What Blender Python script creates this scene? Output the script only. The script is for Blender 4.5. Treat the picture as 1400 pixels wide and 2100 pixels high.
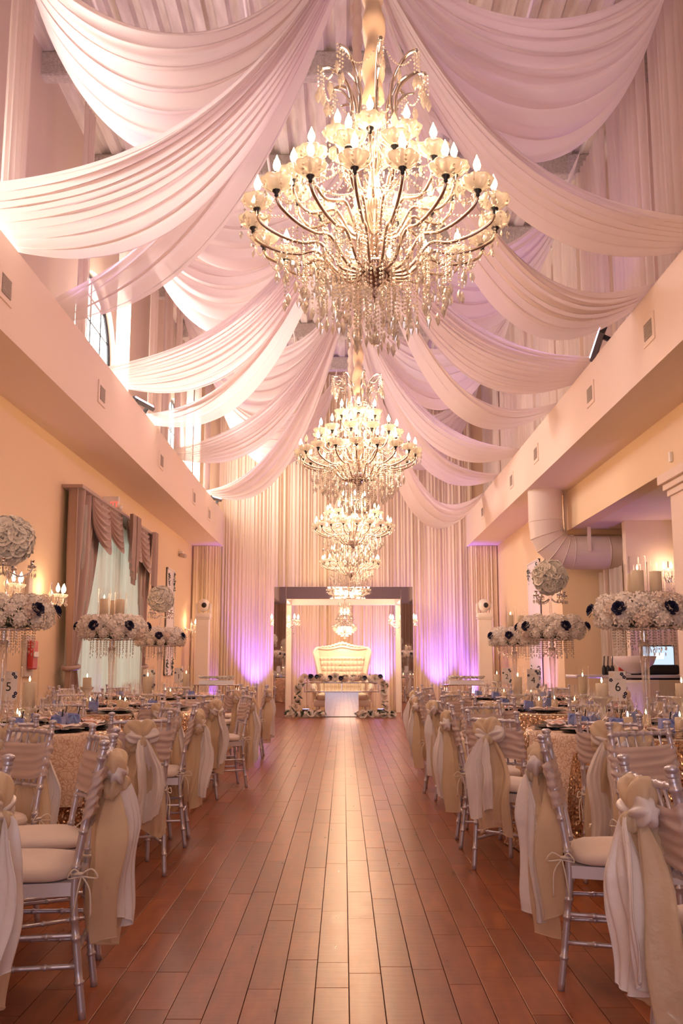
import bpy, bmesh, math, random
from math import sin, cos, pi, radians as R, sqrt, atan2, tan
from mathutils import Vector, Matrix, Euler
random.seed(7)
for o in list(bpy.data.objects): bpy.data.objects.remove(o)
scn = bpy.context.scene
col = scn.collection

# ------------------------------------------------------------------ camera
H = 1.187; FOC = 2000.0; TILT = math.atan((1363-1050)/FOC); YAW = math.atan(4/FOC)
cd = bpy.data.cameras.new('camera'); cam = bpy.data.objects.new('camera', cd); col.objects.link(cam)
cd.sensor_fit = 'VERTICAL'; cd.sensor_height = 36.0; cd.sensor_width = 24.0
cd.lens = 36.0*FOC/2100.0; cd.clip_start = .05; cd.clip_end = 200
cam.location = (0, 0, H); cam.rotation_euler = (pi/2+TILT, 0, YAW)
scn.camera = cam
# ------------------------------------------------------------------ world, exposure, lights
w = bpy.data.worlds.new('world'); scn.world = w; w.use_nodes = True
w.node_tree.nodes['Background'].inputs[0].default_value = (1, .93, .86, 1)
w.node_tree.nodes['Background'].inputs[1].default_value = 3.0
scn.view_settings.view_transform = 'Standard'; scn.view_settings.look = 'None'
scn.view_settings.gamma = 1.0; scn.view_settings.use_curve_mapping = False
scn.view_settings.exposure = 0.0
scn.cycles.transparent_max_bounces = 24
WARM = (1.0, .60, .35); VIOLET = (.42, .22, 1.0)
def light(kind, loc, energy, color, name='lamp', rot=None, target=None, **kw):
    l = bpy.data.lights.new(name, kind); l.energy = energy; l.color = color
    for k, v in kw.items(): setattr(l, k, v)
    o = bpy.data.objects.new(name, l); col.objects.link(o); o.location = loc
    if target is not None:
        d = Vector(target)-Vector(loc); o.rotation_euler = d.to_track_quat('-Z', 'Y').to_euler()
    elif rot: o.rotation_euler = rot
    return o
CHY = [4.15, 9.05, 14.0, 18.95]; CHX = .14; CHZ = 3.33
CH_ENERGY = 178.0
for y in (-.8,):      # the chandelier of the same row that hangs above and behind the viewpoint
    light('POINT', (CHX, y, CHZ+.2), 90, WARM, 'chandelier_lamp', shadow_soft_size=.45)
# daylight entering through the clerestory windows of the left wall
for y, e in ((8.0, 70), (15.2, 190), (22.6, 230)):
    light('AREA', (-3.86, y, 6.3), e, (1, .84, .76), 'daylight', target=(2, y, 4.2), shape='RECTANGLE', size=2.2, size_y=1.7)
# cool front fill added behind the viewpoint, standing in for unseen daylight
light('AREA', (0, -3.6, 1.9), 70, (.98, .86, 1), 'front_fill', target=(0, 4, 1.7), shape='RECTANGLE', size=4.4, size_y=2.8)
# violet up-lights washing the end curtain
for x, e in ((-2.3, 230), (2.45, 230), (-.95, 60), (.95, 170), (3.3, 170), (-3.4, 30)):
    light('SPOT', (x, 25.22, .1), e*2.7, (.22, .10, 1), 'uplight_lamp', target=(x, 25.62, 1.8), spot_size=R(56), spot_blend=.9, shadow_soft_size=.06)
for x, e in ((-2.25, 30), (.98, 60), (2.5, 30)):
    light('SPOT', (x, 25.05, .12), e, (.05, .40, 1), 'uplight_lamp', target=(x, 25.7, 1.2), spot_size=R(45), spot_blend=1, shadow_soft_size=.06)
light('SPOT', (-3.6, 15.6, .25), 40, VIOLET, 'uplight_lamp', target=(-3.95, 14.6, 1.2), spot_size=R(80), spot_blend=1)
light('SPOT', (3.3, 18.9, .2), 110, (.75, .3, 1), 'uplight_lamp', target=(4.05, 19.6, 1.5), spot_size=R(90), spot_blend=1)
light('SPOT', (4.7, 15.1, .2), 90, VIOLET, 'uplight_lamp', target=(4.7, 15.6, 3.4), spot_size=R(80), spot_blend=1)

# ------------------------------------------------------------------ pixel -> place helpers (used to survey the room)
def ray(px, py):
    u = (px-700)/FOC; v = (1050-py)/FOC
    d = Vector((u, cos(TILT)-v*sin(TILT), sin(TILT)+v*cos(TILT)))
    return Matrix.Rotation(YAW, 3, 'Z') @ d
def onX(px, py, X): d = ray(px, py); k = X/d.x; return Vector((X, d.y*k, H+d.z*k))
def onY(px, py, Y): d = ray(px, py); k = Y/d.y; return Vector((d.x*k, Y, H+d.z*k))
def onZ(px, py, Z): d = ray(px, py); k = (Z-H)/d.z; return Vector((d.x*k, d.y*k, Z))

# ------------------------------------------------------------------ mesh builder
class MB:
    def __init__(s): s.v = []; s.f = []; s.m = []
    def add(s, vf, M=None, mi=0):
        n = len(s.v)
        if M is None: s.v += [tuple(p) for p in vf[0]]
        else: s.v += [tuple(M @ Vector(p)) for p in vf[0]]
        s.f += [tuple(i+n for i in f) for f in vf[1]]; s.m += [mi]*len(vf[1]); return s
    def mesh(s, name, mats, smooth=True):
        me = bpy.data.meshes.new(name); me.from_pydata(s.v, [], s.f)
        for m in (mats if isinstance(mats, (list, tuple)) else [mats]): me.materials.append(m)
        if any(s.m): me.polygons.foreach_set('material_index', s.m)
        me.polygons.foreach_set('use_smooth', [bool(smooth)]*len(me.polygons)); me.update()
        return me
def box(x0, x1, y0, y1, z0, z1):
    v = [(x, y, z) for z in (z0, z1) for y in (y0, y1) for x in (x0, x1)]
    return v, [(0,2,3,1), (4,5,7,6), (0,1,5,4), (2,6,7,3), (0,4,6,2), (1,3,7,5)]
def bbox(x0, x1, y0, y1, z0, z1, b=.01):
    bm = bmesh.new(); bmesh.ops.create_cube(bm, size=1)
    for vv in bm.verts: vv.co = ((x0+x1)/2+vv.co.x*(x1-x0), (y0+y1)/2+vv.co.y*(y1-y0), (z0+z1)/2+vv.co.z*(z1-z0))
    bmesh.ops.bevel(bm, geom=list(bm.edges), offset=b, segments=2, affect='EDGES', profile=.5)
    r = ([tuple(x.co) for x in bm.verts], [tuple(x.index for x in f.verts) for f in bm.faces]); bm.free(); return r
def lathe(prof, n=16, scal=0, nsc=8, amp=0, cap=True):
    v = []; f = []
    for i, (r, z) in enumerate(prof):
        for k in range(n):
            a = 2*pi*k/n; rr = r*(1+amp*(abs(sin(a*nsc/2)) if scal else 0))
            v.append((rr*cos(a), rr*sin(a), z))
    for i in range(len(prof)-1):
        for k in range(n):
            a = i*n+k; b = i*n+(k+1) % n; f.append((a, b, b+n, a+n))
    if prof[0][0] > 1e-4: f.append(tuple(range(n-1, -1, -1)))
    if prof[-1][0] > 1e-4 and not scal and cap: f.append(tuple((len(prof)-1)*n+k for k in range(n)))
    return v, f
def tube(pts, r, n=8, caps=True):
    pts = [Vector(p) for p in pts]; rs = r if isinstance(r, (list, tuple)) else [r]*len(pts)
    v = []; f = []; up = None
    for i, p in enumerate(pts):
        t = (pts[min(i+1, len(pts)-1)]-pts[max(i-1, 0)]).normalized()
        if up is None:
            up = Vector((0, 0, 1)) if abs(t.z) < .9 else Vector((0, 1, 0))
        a = (up-t*up.dot(t)).normalized(); up = a; b = t.cross(a)
        for k in range(n):
            q = 2*pi*k/n; v.append(tuple(p+(a*cos(q)+b*sin(q))*rs[i]))
    for i in range(len(pts)-1):
        for k in range(n):
            x = i*n+k; y = i*n+(k+1) % n; f.append((x, y, y+n, x+n))
    if caps: f.append(tuple(range(n-1, -1, -1))); f.append(tuple((len(pts)-1)*n+k for k in range(n)))
    return v, f
def smoothpath(P, n=6):
    P = [Vector(p) for p in P]; out = []
    for i in range(len(P)-1):
        p0 = P[max(i-1, 0)]; p1 = P[i]; p2 = P[i+1]; p3 = P[min(i+2, len(P)-1)]
        for k in range(n):
            t = k/n
            out.append(.5*((2*p1)+(p2-p0)*t+(2*p0-5*p1+4*p2-p3)*t*t+(3*p1-p0-3*p2+p3)*t**3))
    out.append(P[-1]); return out
def grid(fn, nu, nv, wrap=False):
    v = []; f = []
    for j in range(nv+1):
        for i in range(nu+(0 if wrap else 1)): v.append(tuple(fn(i/nu, j/nv)))
    w = nu if wrap else nu+1
    for j in range(nv):
        for i in range(nu):
            a = j*w+i; b = j*w+(i+1) % w; f.append((a, b, b+w, a+w))
    return v, f
def octa(c, r, h=None):
    h = h or r; x, y, z = c
    return [(x+r, y, z), (x, y+r, z), (x-r, y, z), (x, y-r, z), (x, y, z+h), (x, y, z-h)], \
        [(0,1,4), (1,2,4), (2,3,4), (3,0,4), (1,0,5), (2,1,5), (3,2,5), (0,3,5)]
def sphere(c, r, n=12, m=8, sz=1):
    pr = [(r*sin(pi*i/m)+1e-5, -r*cos(pi*i/m)*sz) for i in range(m+1)]
    v, f = lathe(pr, n); return [(a+c[0], b+c[1], d+c[2]) for a, b, d in v], f
def kite(s=1.0):      # faceted almond drop, hangs from the origin
    v = [(0, 0, 0)]; n = 6
    for r, z in ((.010, -.016), (.014, -.034), (.007, -.052)):
        for k in range(n): a = 2*pi*k/n; v.append((r*s*cos(a), r*.45*s*sin(a), z*s))
    v.append((0, 0, -.066*s)); f = []
    for k in range(n): f.append((0, 1+k, 1+(k+1) % n))
    for l in range(2):
        for k in range(n): a = 1+l*n+k; b = 1+l*n+(k+1) % n; f.append((a, a+n, b+n, b))
    for k in range(n): f.append((1+2*n+k, 3*n+1, 1+2*n+(k+1) % n))
    return v, f

# ------------------------------------------------------------------ object helpers
def obj(name, data, parent=None, loc=(0, 0, 0), rot=(0, 0, 0), sc=1, label=None):
    o = bpy.data.objects.new(name, data); col.objects.link(o)
    o.location = loc; o.rotation_euler = rot; o.scale = (sc, sc, sc) if not isinstance(sc, (tuple, list)) else sc
    if parent: o.parent = parent
    if label: o['label'] = label
    return o
def tag(o, label, cat, group=None, kind=None):
    o['label'] = label; o['category'] = cat
    if group: o['group'] = group
    if kind: o['kind'] = kind
    return o
def thing(name, label, cat, loc=(0, 0, 0), rz=0, group=None):
    return tag(obj(name, None, None, loc, (0, 0, rz)), label, cat, group)
def struct(name, vf, mat, parent=None, smooth=False, label=None):
    mb = vf if isinstance(vf, MB) else MB().add(vf)
    o = obj(name, mb.mesh(name, mat, smooth), parent, label=label)
    if not parent: o['kind'] = 'structure'
    return o
def part(name, vf, mat, parent, smooth=True, label=None, stuff=False, loc=(0, 0, 0), rot=(0, 0, 0)):
    mb = vf if isinstance(vf, MB) else MB().add(vf)
    o = obj(name, mb.mesh(name, mat, smooth), parent, loc, rot, label=label)
    if stuff: o['kind'] = 'stuff'
    return o

# ------------------------------------------------------------------ materials
def mat(name, color=(.8, .8, .8), rough=.5, metal=0, **kw):
    m = bpy.data.materials.new(name); m.use_nodes = True
    b = m.node_tree.nodes['Principled BSDF']
    b.inputs['Base Color'].default_value = (*color, 1); b.inputs['Roughness'].default_value = rough
    b.inputs['Metallic'].default_value = metal
    for k, v in kw.items(): b.inputs[k].default_value = v
    return m
def nodes(m): return m.node_tree.nodes, m.node_tree.links, m.node_tree.nodes['Principled BSDF']
def bump(m, scale=40, strength=.2, dist=.01, detail=4, vec=None):
    N, L, b = nodes(m); t = N.new('ShaderNodeTexNoise'); t.inputs['Scale'].default_value = scale; t.inputs['Detail'].default_value = detail
    tc = N.new('ShaderNodeTexCoord')
    if vec:
        mp = N.new('ShaderNodeMapping'); mp.inputs['Scale'].default_value = vec; L.new(tc.outputs['Object'], mp.inputs['Vector']); L.new(mp.outputs[0], t.inputs['Vector'])
    else: L.new(tc.outputs['Object'], t.inputs['Vector'])
    bp = N.new('ShaderNodeBump'); bp.inputs['Strength'].default_value = strength; bp.inputs['Distance'].default_value = dist
    L.new(t.outputs[0], bp.inputs['Height']); L.new(bp.outputs[0], b.inputs['Normal'])
    return t
def mottle(m, c1, c2, scale=5, vec=None, detail=6):
    N, L, b = nodes(m); t = N.new('ShaderNodeTexNoise'); t.inputs['Scale'].default_value = scale; t.inputs['Detail'].default_value = detail
    tc = N.new('ShaderNodeTexCoord'); mp = N.new('ShaderNodeMapping'); mp.inputs['Scale'].default_value = vec or (1, 1, 1)
    L.new(tc.outputs['Object'], mp.inputs['Vector']); L.new(mp.outputs[0], t.inputs['Vector'])
    r = N.new('ShaderNodeValToRGB'); r.color_ramp.elements[0].position = .3; r.color_ramp.elements[1].position = .7
    r.color_ramp.elements[0].color = (*c1, 1); r.color_ramp.elements[1].color = (*c2, 1)
    L.new(t.outputs[0], r.inputs[0]); L.new(r.outputs[0], b.inputs['Base Color']); return r
def sheer(name, color, transl=.35, transp=.1, rough=.7, gloss=0.0, wave=0):
    m = bpy.data.materials.new(name); m.use_nodes = True; N = m.node_tree.nodes; L = m.node_tree.links; N.clear()
    out = N.new('ShaderNodeOutputMaterial'); d = N.new('ShaderNodeBsdfPrincipled'); d.inputs['Base Color'].default_value = (*color, 1)
    d.inputs['Roughness'].default_value = rough
    if gloss: d.inputs['Sheen Weight'].default_value = gloss
    t = N.new('ShaderNodeBsdfTranslucent'); t.inputs[0].default_value = (*color, 1)
    x = N.new('ShaderNodeMixShader'); x.inputs[0].default_value = transl; L.new(d.outputs[0], x.inputs[1]); L.new(t.outputs[0], x.inputs[2])
    last = x
    if transp > 0:
        p = N.new('ShaderNodeBsdfTransparent'); y = N.new('ShaderNodeMixShader'); y.inputs[0].default_value = transp
        L.new(x.outputs[0], y.inputs[1]); L.new(p.outputs[0], y.inputs[2]); last = y
    L.new(last.outputs[0], out.inputs[0])
    if wave:
        tc = N.new('ShaderNodeTexCoord'); n = N.new('ShaderNodeTexNoise'); n.inputs['Scale'].default_value = wave; n.inputs['Detail'].default_value = 3
        L.new(tc.outputs['Object'], n.inputs['Vector']); bp = N.new('ShaderNodeBump'); bp.inputs['Strength'].default_value = .35; bp.inputs['Distance'].default_value = .02
        L.new(n.outputs[0], bp.inputs['Height']); L.new(bp.outputs[0], d.inputs['Normal'])
    return m
def emis(name, color, s):
    m = bpy.data.materials.new(name); m.use_nodes = True; N = m.node_tree.nodes; L = m.node_tree.links; N.clear()
    out = N.new('ShaderNodeOutputMaterial'); e = N.new('ShaderNodeEmission'); e.inputs[0].default_value = (*color, 1); e.inputs[1].default_value = s
    L.new(e.outputs[0], out.inputs[0]); return m
def clearglass(name, tint=(1, 1, 1), gl=.18, diff=.0, rough=.03, fk=.8, bl=.35):
    m = bpy.data.materials.new(name); m.use_nodes = True; N = m.node_tree.nodes; L = m.node_tree.links; N.clear()
    out = N.new('ShaderNodeOutputMaterial'); tr = N.new('ShaderNodeBsdfTransparent'); tr.inputs[0].default_value = (*tint, 1)
    g = N.new('ShaderNodeBsdfGlossy'); g.inputs['Roughness'].default_value = rough; g.inputs[0].default_value = (1, .98, .95, 1)
    lw = N.new('ShaderNodeLayerWeight'); lw.inputs[0].default_value = bl
    mth = N.new('ShaderNodeMath'); mth.operation = 'MULTIPLY_ADD'; mth.inputs[1].default_value = fk; mth.inputs[2].default_value = gl; mth.use_clamp = True
    L.new(lw.outputs['Fresnel'], mth.inputs[0])
    x = N.new('ShaderNodeMixShader'); L.new(mth.outputs[0], x.inputs[0]); L.new(tr.outputs[0], x.inputs[1]); L.new(g.outputs[0], x.inputs[2])
    last = x
    if diff:
        d = N.new('ShaderNodeBsdfDiffuse'); d.inputs[0].default_value = (.95, .92, .86, 1); t = N.new('ShaderNodeBsdfTranslucent'); t.inputs[0].default_value = (.95, .92, .86, 1)
        z = N.new('ShaderNodeMixShader'); z.inputs[0].default_value = .5; L.new(d.outputs[0], z.inputs[1]); L.new(t.outputs[0], z.inputs[2])
        y = N.new('ShaderNodeMixShader'); y.inputs[0].default_value = diff; L.new(x.outputs[0], y.inputs[1]); L.new(z.outputs[0], y.inputs[2]); last = y
    L.new(last.outputs[0], out.inputs[0]); return m

M = {}
M['wall'] = mat('cream_paint', (.86, .66, .43), .7); bump(M['wall'], 60, .06, .004)
M['beam'] = mat('soffit_paint', (.84, .68, .56), .6); bump(M['beam'], 60, .05, .004)
M['upper'] = mat('upper_wall_paint', (.72, .58, .48), .75)
M['deck'] = mat('metal_deck', (.7, .62, .55), .7); mottle(M['deck'], (.60, .52, .44), (.84, .77, .68), 3, (3, .5, 1)); bump(M['deck'], 70, .5, .01)
M['foam'] = mat('sprayed_fireproofing', (.5, .46, .42), .95); mottle(M['foam'], (.58, .52, .45), (.78, .71, .63), 22); bump(M['foam'], 55, 1, .03)
M['swag'] = sheer('ceiling_voile', (.90, .80, .76), .45, .10)
M['swag2'] = sheer('ceiling_chiffon', (.92, .82, .76), .5, .16)
M['sheer'] = sheer('wall_voile', (.88, .78, .70), .5, .12)
M['curtain'] = sheer('stage_voile', (.92, .77, .54), .12, 0)
M['taupe'] = mat('taupe_satin', (.42, .28, .23), .45, **{'Sheen Weight': .3})
M['sheerw'] = sheer('window_voile', (.86, .86, .78), .6, .12)
M['silver'] = mat('silver_resin', (.66, .64, .74), .33, .6)
M['cush'] = mat('ivory_cushion', (.82, .72, .68), .7); bump(M['cush'], 25, .15, .01)
M['satin'] = sheer('white_satin', (.93, .88, .89), .12, 0, .28, 0, 14)
M['organza'] = sheer('champagne_organza', (.90, .74, .54), .3, .24, .38, .4, 22)
M['band'] = sheer('blush_satin', (.82, .68, .64), .2, .10, .35, 0, 10)
M['chrome'] = mat('chrome', (.85, .83, .82), .12, 1)
M['mirror'] = mat('mirror', (.82, .79, .82), .02, 1)
M['dark'] = mat('black_plastic', (.02, .02, .025), .4)
M['black'] = mat('black_charger', (.012, .012, .015), .25)
M['crystal'] = clearglass('cut_crystal', (.97, .95, .93), .40, .22, .05)
M['cupglass'] = clearglass('pressed_glass', (.98, .95, .9), .2, .42, .08)
M['glass'] = clearglass('clear_glass', (1, 1, 1), .05, 0, .02, .5, .12)
M['stemglass'] = clearglass('thick_glass', (.99, .98, .98), .12, .04, .03, .6, .2)
M['bulb'] = emis('bulb_glow', (1, .72, .42), 22)
M['flame'] = emis('candle_flame', (1, .75, .35), 14)
M['sleeve'] = mat('dark_chrome_sleeve', (.30, .22, .20), .25, .8)
M['wax'] = mat('ivory_wax', (.86, .74, .56), .5, **{'Subsurface Weight': 0})
M['petal'] = mat('white_petal', (.95, .88, .81), .6)
M['petal2'] = mat('blush_petal', (.86, .72, .62), .6)
M['rosep'] = mat('cream_rose_petal', (.96, .91, .83), .6)
M['navy'] = mat('navy_petal', (.012, .014, .06), .6)
M['leaf'] = mat('dark_leaf', (.03, .06, .03), .5)
M['white'] = mat('white_paint', (.88, .82, .74), .4)
M['leather'] = mat('ivory_leather', (.86, .76, .62), .35)
M['paper'] = mat('white_card', (.85, .80, .80), .6)
M['blue'] = mat('periwinkle_paper', (.38, .42, .78), .6)
M['bluerib'] = mat('blue_ribbon', (.28, .42, .82), .35)
M['napkin'] = mat('blush_napkin', (.92, .80, .79), .8)
M['red'] = mat('red_plastic', (.55, .04, .03), .4)
M['duct'] = mat('painted_duct', (.74, .62, .54), .5); bump(M['duct'], 12, .08, .01, 2, (1, 1, 12))
M['grille'] = mat('vent_grille', (.62, .52, .46), .6)
M['grilled'] = mat('vent_dark', (.28, .22, .2), .7)
M['led'] = emis('led_lens', (.75, .7, 1), 9)
M['uv'] = emis('uplight_lens', (.4, .3, 1), 12)
M['sky'] = emis('daylight_outside', (1, .95, .88), 9)
M['skysoft'] = emis('daylight_frosted', (1, 1, .84), .75)
M['screen'] = emis('screen_glow', (.66, .80, 1), 1.1)
M['screen2'] = emis('screen_panel', (.86, .93, 1), 1.2)
M['exit'] = emis('exit_letters', (1, .08, .05), 2.2)
# sequins: each tiny disc tilts its own way
m = mat('champagne_sequins', (.58, .38, .24), .22, .85); N, L, b = nodes(m)
tc = N.new('ShaderNodeTexCoord'); vo = N.new('ShaderNodeTexVoronoi'); vo.inputs['Scale'].default_value = 95
L.new(tc.outputs['Object'], vo.inputs['Vector'])
s1 = N.new('ShaderNodeVectorMath'); s1.operation = 'SUBTRACT'; s1.inputs[1].default_value = (.5, .5, .5); L.new(vo.outputs['Color'], s1.inputs[0])
s2 = N.new('ShaderNodeVectorMath'); s2.operation = 'SCALE'; s2.inputs['Scale'].default_value = 1.1; L.new(s1.outputs[0], s2.inputs[0])
ge = N.new('ShaderNodeNewGeometry'); s3 = N.new('ShaderNodeVectorMath'); s3.operation = 'ADD'; L.new(s2.outputs[0], s3.inputs[0]); L.new(ge.outputs['Normal'], s3.inputs[1])
s4 = N.new('ShaderNodeVectorMath'); s4.operation = 'NORMALIZE'; L.new(s3.outputs[0], s4.inputs[0]); L.new(s4.outputs[0], b.inputs['Normal'])
M['sequin'] = m
# lace runner: embroidered scrolls on net
m = mat('peach_lace', (.74, .52, .40), .6); N, L, b = nodes(m)
tc = N.new('ShaderNodeTexCoord'); vo = N.new('ShaderNodeTexVoronoi'); vo.feature = 'DISTANCE_TO_EDGE'; vo.inputs['Scale'].default_value = 34
nz = N.new('ShaderNodeTexNoise'); nz.inputs['Scale'].default_value = 14
mx = N.new('ShaderNodeMix'); mx.data_type = 'VECTOR'; mx.inputs[0].default_value = .12
L.new(tc.outputs['Object'], mx.inputs[4]); L.new(nz.outputs['Color'], mx.inputs[5]); L.new(tc.outputs['Object'], nz.inputs['Vector']); L.new(mx.outputs[1], vo.inputs['Vector'])
rp = N.new('ShaderNodeValToRGB'); rp.color_ramp.elements[0].position = .03; rp.color_ramp.elements[1].position = .09
rp.color_ramp.elements[0].color = (.58, .36, .26, 1); rp.color_ramp.elements[1].color = (.80, .62, .50, 1)
L.new(vo.outputs['Distance'], rp.inputs[0]); L.new(rp.outputs[0], b.inputs['Base Color'])
bp = N.new('ShaderNodeBump'); bp.inputs['Strength'].default_value = .7; bp.inputs['Distance'].default_value = .01; L.new(vo.outputs['Distance'], bp.inputs['Height']); L.new(bp.outputs[0], b.inputs['Normal'])
M['lace'] = m
# hand-scraped hardwood, tone per plank
def plankmat(name, byobj):
    m = mat(name, (.3, .1, .05), .24, **{'Specular IOR Level': .32}); N, L, b = nodes(m)
    tc = N.new('ShaderNodeTexCoord'); ge = N.new('ShaderNodeNewGeometry'); oi = N.new('ShaderNodeObjectInfo')
    rnd = oi.outputs['Random'] if byobj else ge.outputs['Random Per Island']
    mp = N.new('ShaderNodeMapping'); mp.inputs['Scale'].default_value = (5, 1.0, 1); L.new(ge.outputs['Position'], mp.inputs['Vector'])
    n = N.new('ShaderNodeTexNoise'); n.inputs['Scale'].default_value = 4; n.inputs['Detail'].default_value = 8; L.new(mp.outputs[0], n.inputs['Vector'])
    r = N.new('ShaderNodeValToRGB'); r.color_ramp.elements[0].color = (.20, .055, .018, 1); r.color_ramp.elements[1].color = (.34, .105, .036, 1)
    r.color_ramp.elements[0].position = .3; r.color_ramp.elements[1].position = .75
    L.new(n.outputs[0], r.inputs[0])
    hs = N.new('ShaderNodeHueSaturation'); mr = N.new('ShaderNodeMapRange'); mr.inputs[3].default_value = .80; mr.inputs[4].default_value = 1.15
    L.new(rnd, mr.inputs[0]); L.new(mr.outputs[0], hs.inputs['Value']); L.new(r.outputs[0], hs.inputs['Color']); L.new(hs.outputs[0], b.inputs['Base Color'])
    w = N.new('ShaderNodeTexNoise'); w.inputs['Scale'].default_value = 5; mp2 = N.new('ShaderNodeMapping'); mp2.inputs['Scale'].default_value = (1, 5, 1)
    L.new(ge.outputs['Position'], mp2.inputs['Vector']); L.new(mp2.outputs[0], w.inputs['Vector'])
    bp = N.new('ShaderNodeBump'); bp.inputs['Strength'].default_value = .16; bp.inputs['Distance'].default_value = .006; L.new(w.outputs[0], bp.inputs['Height']); L.new(bp.outputs[0], b.inputs['Normal'])
    mr2 = N.new('ShaderNodeMapRange'); mr2.inputs[3].default_value = .24; mr2.inputs[4].default_value = .36; L.new(n.outputs[0], mr2.inputs[0]); L.new(mr2.outputs[0], b.inputs['Roughness'])
    return m
M['plank'] = plankmat('hardwood_plank', True); M['plankf'] = plankmat('hardwood_field', False)

# ================================================================== THE SETTING
XL, XR, YB, YF, ZC = -3.98, 4.05, -3.8, 25.9, 9.25
floor = struct('floor', box(-7.5, 8.5, YB, YF+.1, -.12, -.012), mat('subfloor', (.05, .02, .01), .8))
PW = .125
pm = {}
def plankmesh(L_):
    k = round(L_, 2)
    if k not in pm:
        pm[k] = MB().add(bbox(-PW/2+.0012, PW/2-.0012, -k/2+.0012, k/2-.0012, -.012, 0, .0012)).mesh('plank', M['plank'], False)
    return pm[k], k
fld = MB(); cnt = 0; rr = random.Random(3)
for i in range(-36, 40):
    x = (i+.5)*PW+.02; y = YB+rr.random()*.6
    while y < YF:
        k = rr.choice((.31, .42, .55, .68, .83, .98, 1.15)); k = min(k, YF-y+.01)
        yc = y+k/2
        inview = yc > 3.0 and abs(x) < .16+.345*yc
        if inview and yc < 9.6 and abs(x-.02) < 1.30 and cnt < 298:
            me, kk = plankmesh(k); obj('plank', me, floor, (x, yc, rr.uniform(-.0005, .0005))); cnt += 1
        else: fld.add(box(x-PW/2+.0012, x+PW/2-.0012, y+.0012, y+k-.0012, -.012, 0))
        y += k
o = part('hardwood_field', fld, M['plankf'], floor, False, stuff=True)
# ceiling: corrugated deck along the room
def deck():
    v = []; f = []; x = -4.3; prof = []
    while x < 4.4:
        prof += [(x, 0), (x+.14, 0), (x+.18, .075), (x+.26, .075)]; x += .30
    for y in (YB, YF+.1):
        v += [(px, y, ZC+pz) for px, pz in prof]
    n = len(prof)
    for i in range(n-1): f.append((i, i+n, i+n+1, i+1))
    return v, f
ceil = struct('ceiling', deck(), M['deck'])
for y in (6.6, 9.25, 11.95, 14.6, 17.2, 19.8, 22.4, 25.0):
    mb = MB().add(bbox(-4.1, 4.15, y-.10, y+.10, ZC-.36, ZC, .03)); part('ceiling_beam', mb, M['foam'], ceil, False)
for x in (-2.9, -1.15, 2.2):
    part('conduit', tube([(x, YB+1, ZC-.42), (x, YF-.2, ZC-.42)], .022, 8), M['white'], ceil)
for x, y in ((-2.2, 17.3), (-1.9, 20.1), (2.4, 12.3)):
    part('conduit', tube(smoothpath([(x, y, ZC-.1), (x, y, ZC-.5), (x+.1, y-.1, ZC-.62), (x+.28, y-.1, ZC-.6)], 5), .015, 6), M['white'], ceil)
# arched-window wall helper: wall in the plane X=const with arched openings
WIN = [(6.7, 9.3), (13.9, 16.5), (21.4, 24.0)]; WZ0, WZ1 = 5.25, 6.35
def archwall(X, th, y0, y1, z0, z1, wins, mt, name):
    mb = MB(); y = y0
    for a, b in wins:
        mb.add(box(X-th, X, y, a, z0, z1)); r = (b-a)/2; c = (a+b)/2; n = 16
        mb.add(box(X-th, X, a, b, z0, WZ0+.02))
        for i in range(n):
            t0 = pi-pi*i/n; t1 = pi-pi*(i+1)/n
            q = [(c+r*cos(t0), WZ1+r*.85*sin(t0)), (c+r*cos(t1), WZ1+r*.85*sin(t1))]
            v = [(X, q[0][0], q[0][1]), (X, q[1][0], q[1][1]), (X, q[1][0], z1), (X, q[0][0], z1), (X-th, q[0][0], q[0][1]), (X-th, q[1][0], q[1][1]), (X-th, q[1][0], z1), (X-th, q[0][0], z1)]
            mb.add((v, [(0, 1, 2, 3), (7, 6, 5, 4), (4, 5, 1, 0)]))
        y = b
    mb.add(box(X-th, X, y, y1, z0, z1)); return struct(name, mb, mt)
archwall(-4.0, .25, YB, YF+.1, 5.0, ZC+.1, WIN, M['upper'], 'wall_upper_left')
for i, (a, b) in enumerate(WIN):
    c = (a+b)/2; r = (b-a)/2; fr = M['dark']; mb = MB()
    pts = [(-4.12, c+(r-.04)*cos(t), WZ1+(r-.04)*.85*sin(t)) for t in [pi*k/20 for k in range(21)]]
    pts = [(-4.12, b-.04, WZ0)]+pts+[(-4.12, a+.04, WZ0)]
    wo = struct('window_%d' % (i+1), tube(pts, .035, 6), fr, smooth=True)
    bars = MB()
    for k in range(1, 4):
        yy = a+(b-a)*k/4; zt = WZ1+.85*sqrt(max(0, (r-.04)**2-(yy-c)**2)); bars.add(tube([(-4.12, yy, WZ0), (-4.12, yy, zt)], .012, 5))
    for zz in (5.7, 6.2, 6.7, 7.1):
        h = (r-.04) if zz < WZ1 else sqrt(max(0, (r-.04)**2-((zz-WZ1)/.85)**2)); bars.add(tube([(-4.12, c-h, zz), (-4.12, c+h, zz)], .012, 5))
    part('glazing_bars', bars, fr, wo)
    part('pane', ([(-4.14, c-r, WZ0), (-4.14, c+r, WZ0)]+[(-4.14, c+r*cos(t), WZ1+r*.85*sin(t)) for t in [pi*k/20 for k in range(21)]], [tuple(range(23))]), M['sky'], wo, False)
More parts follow.
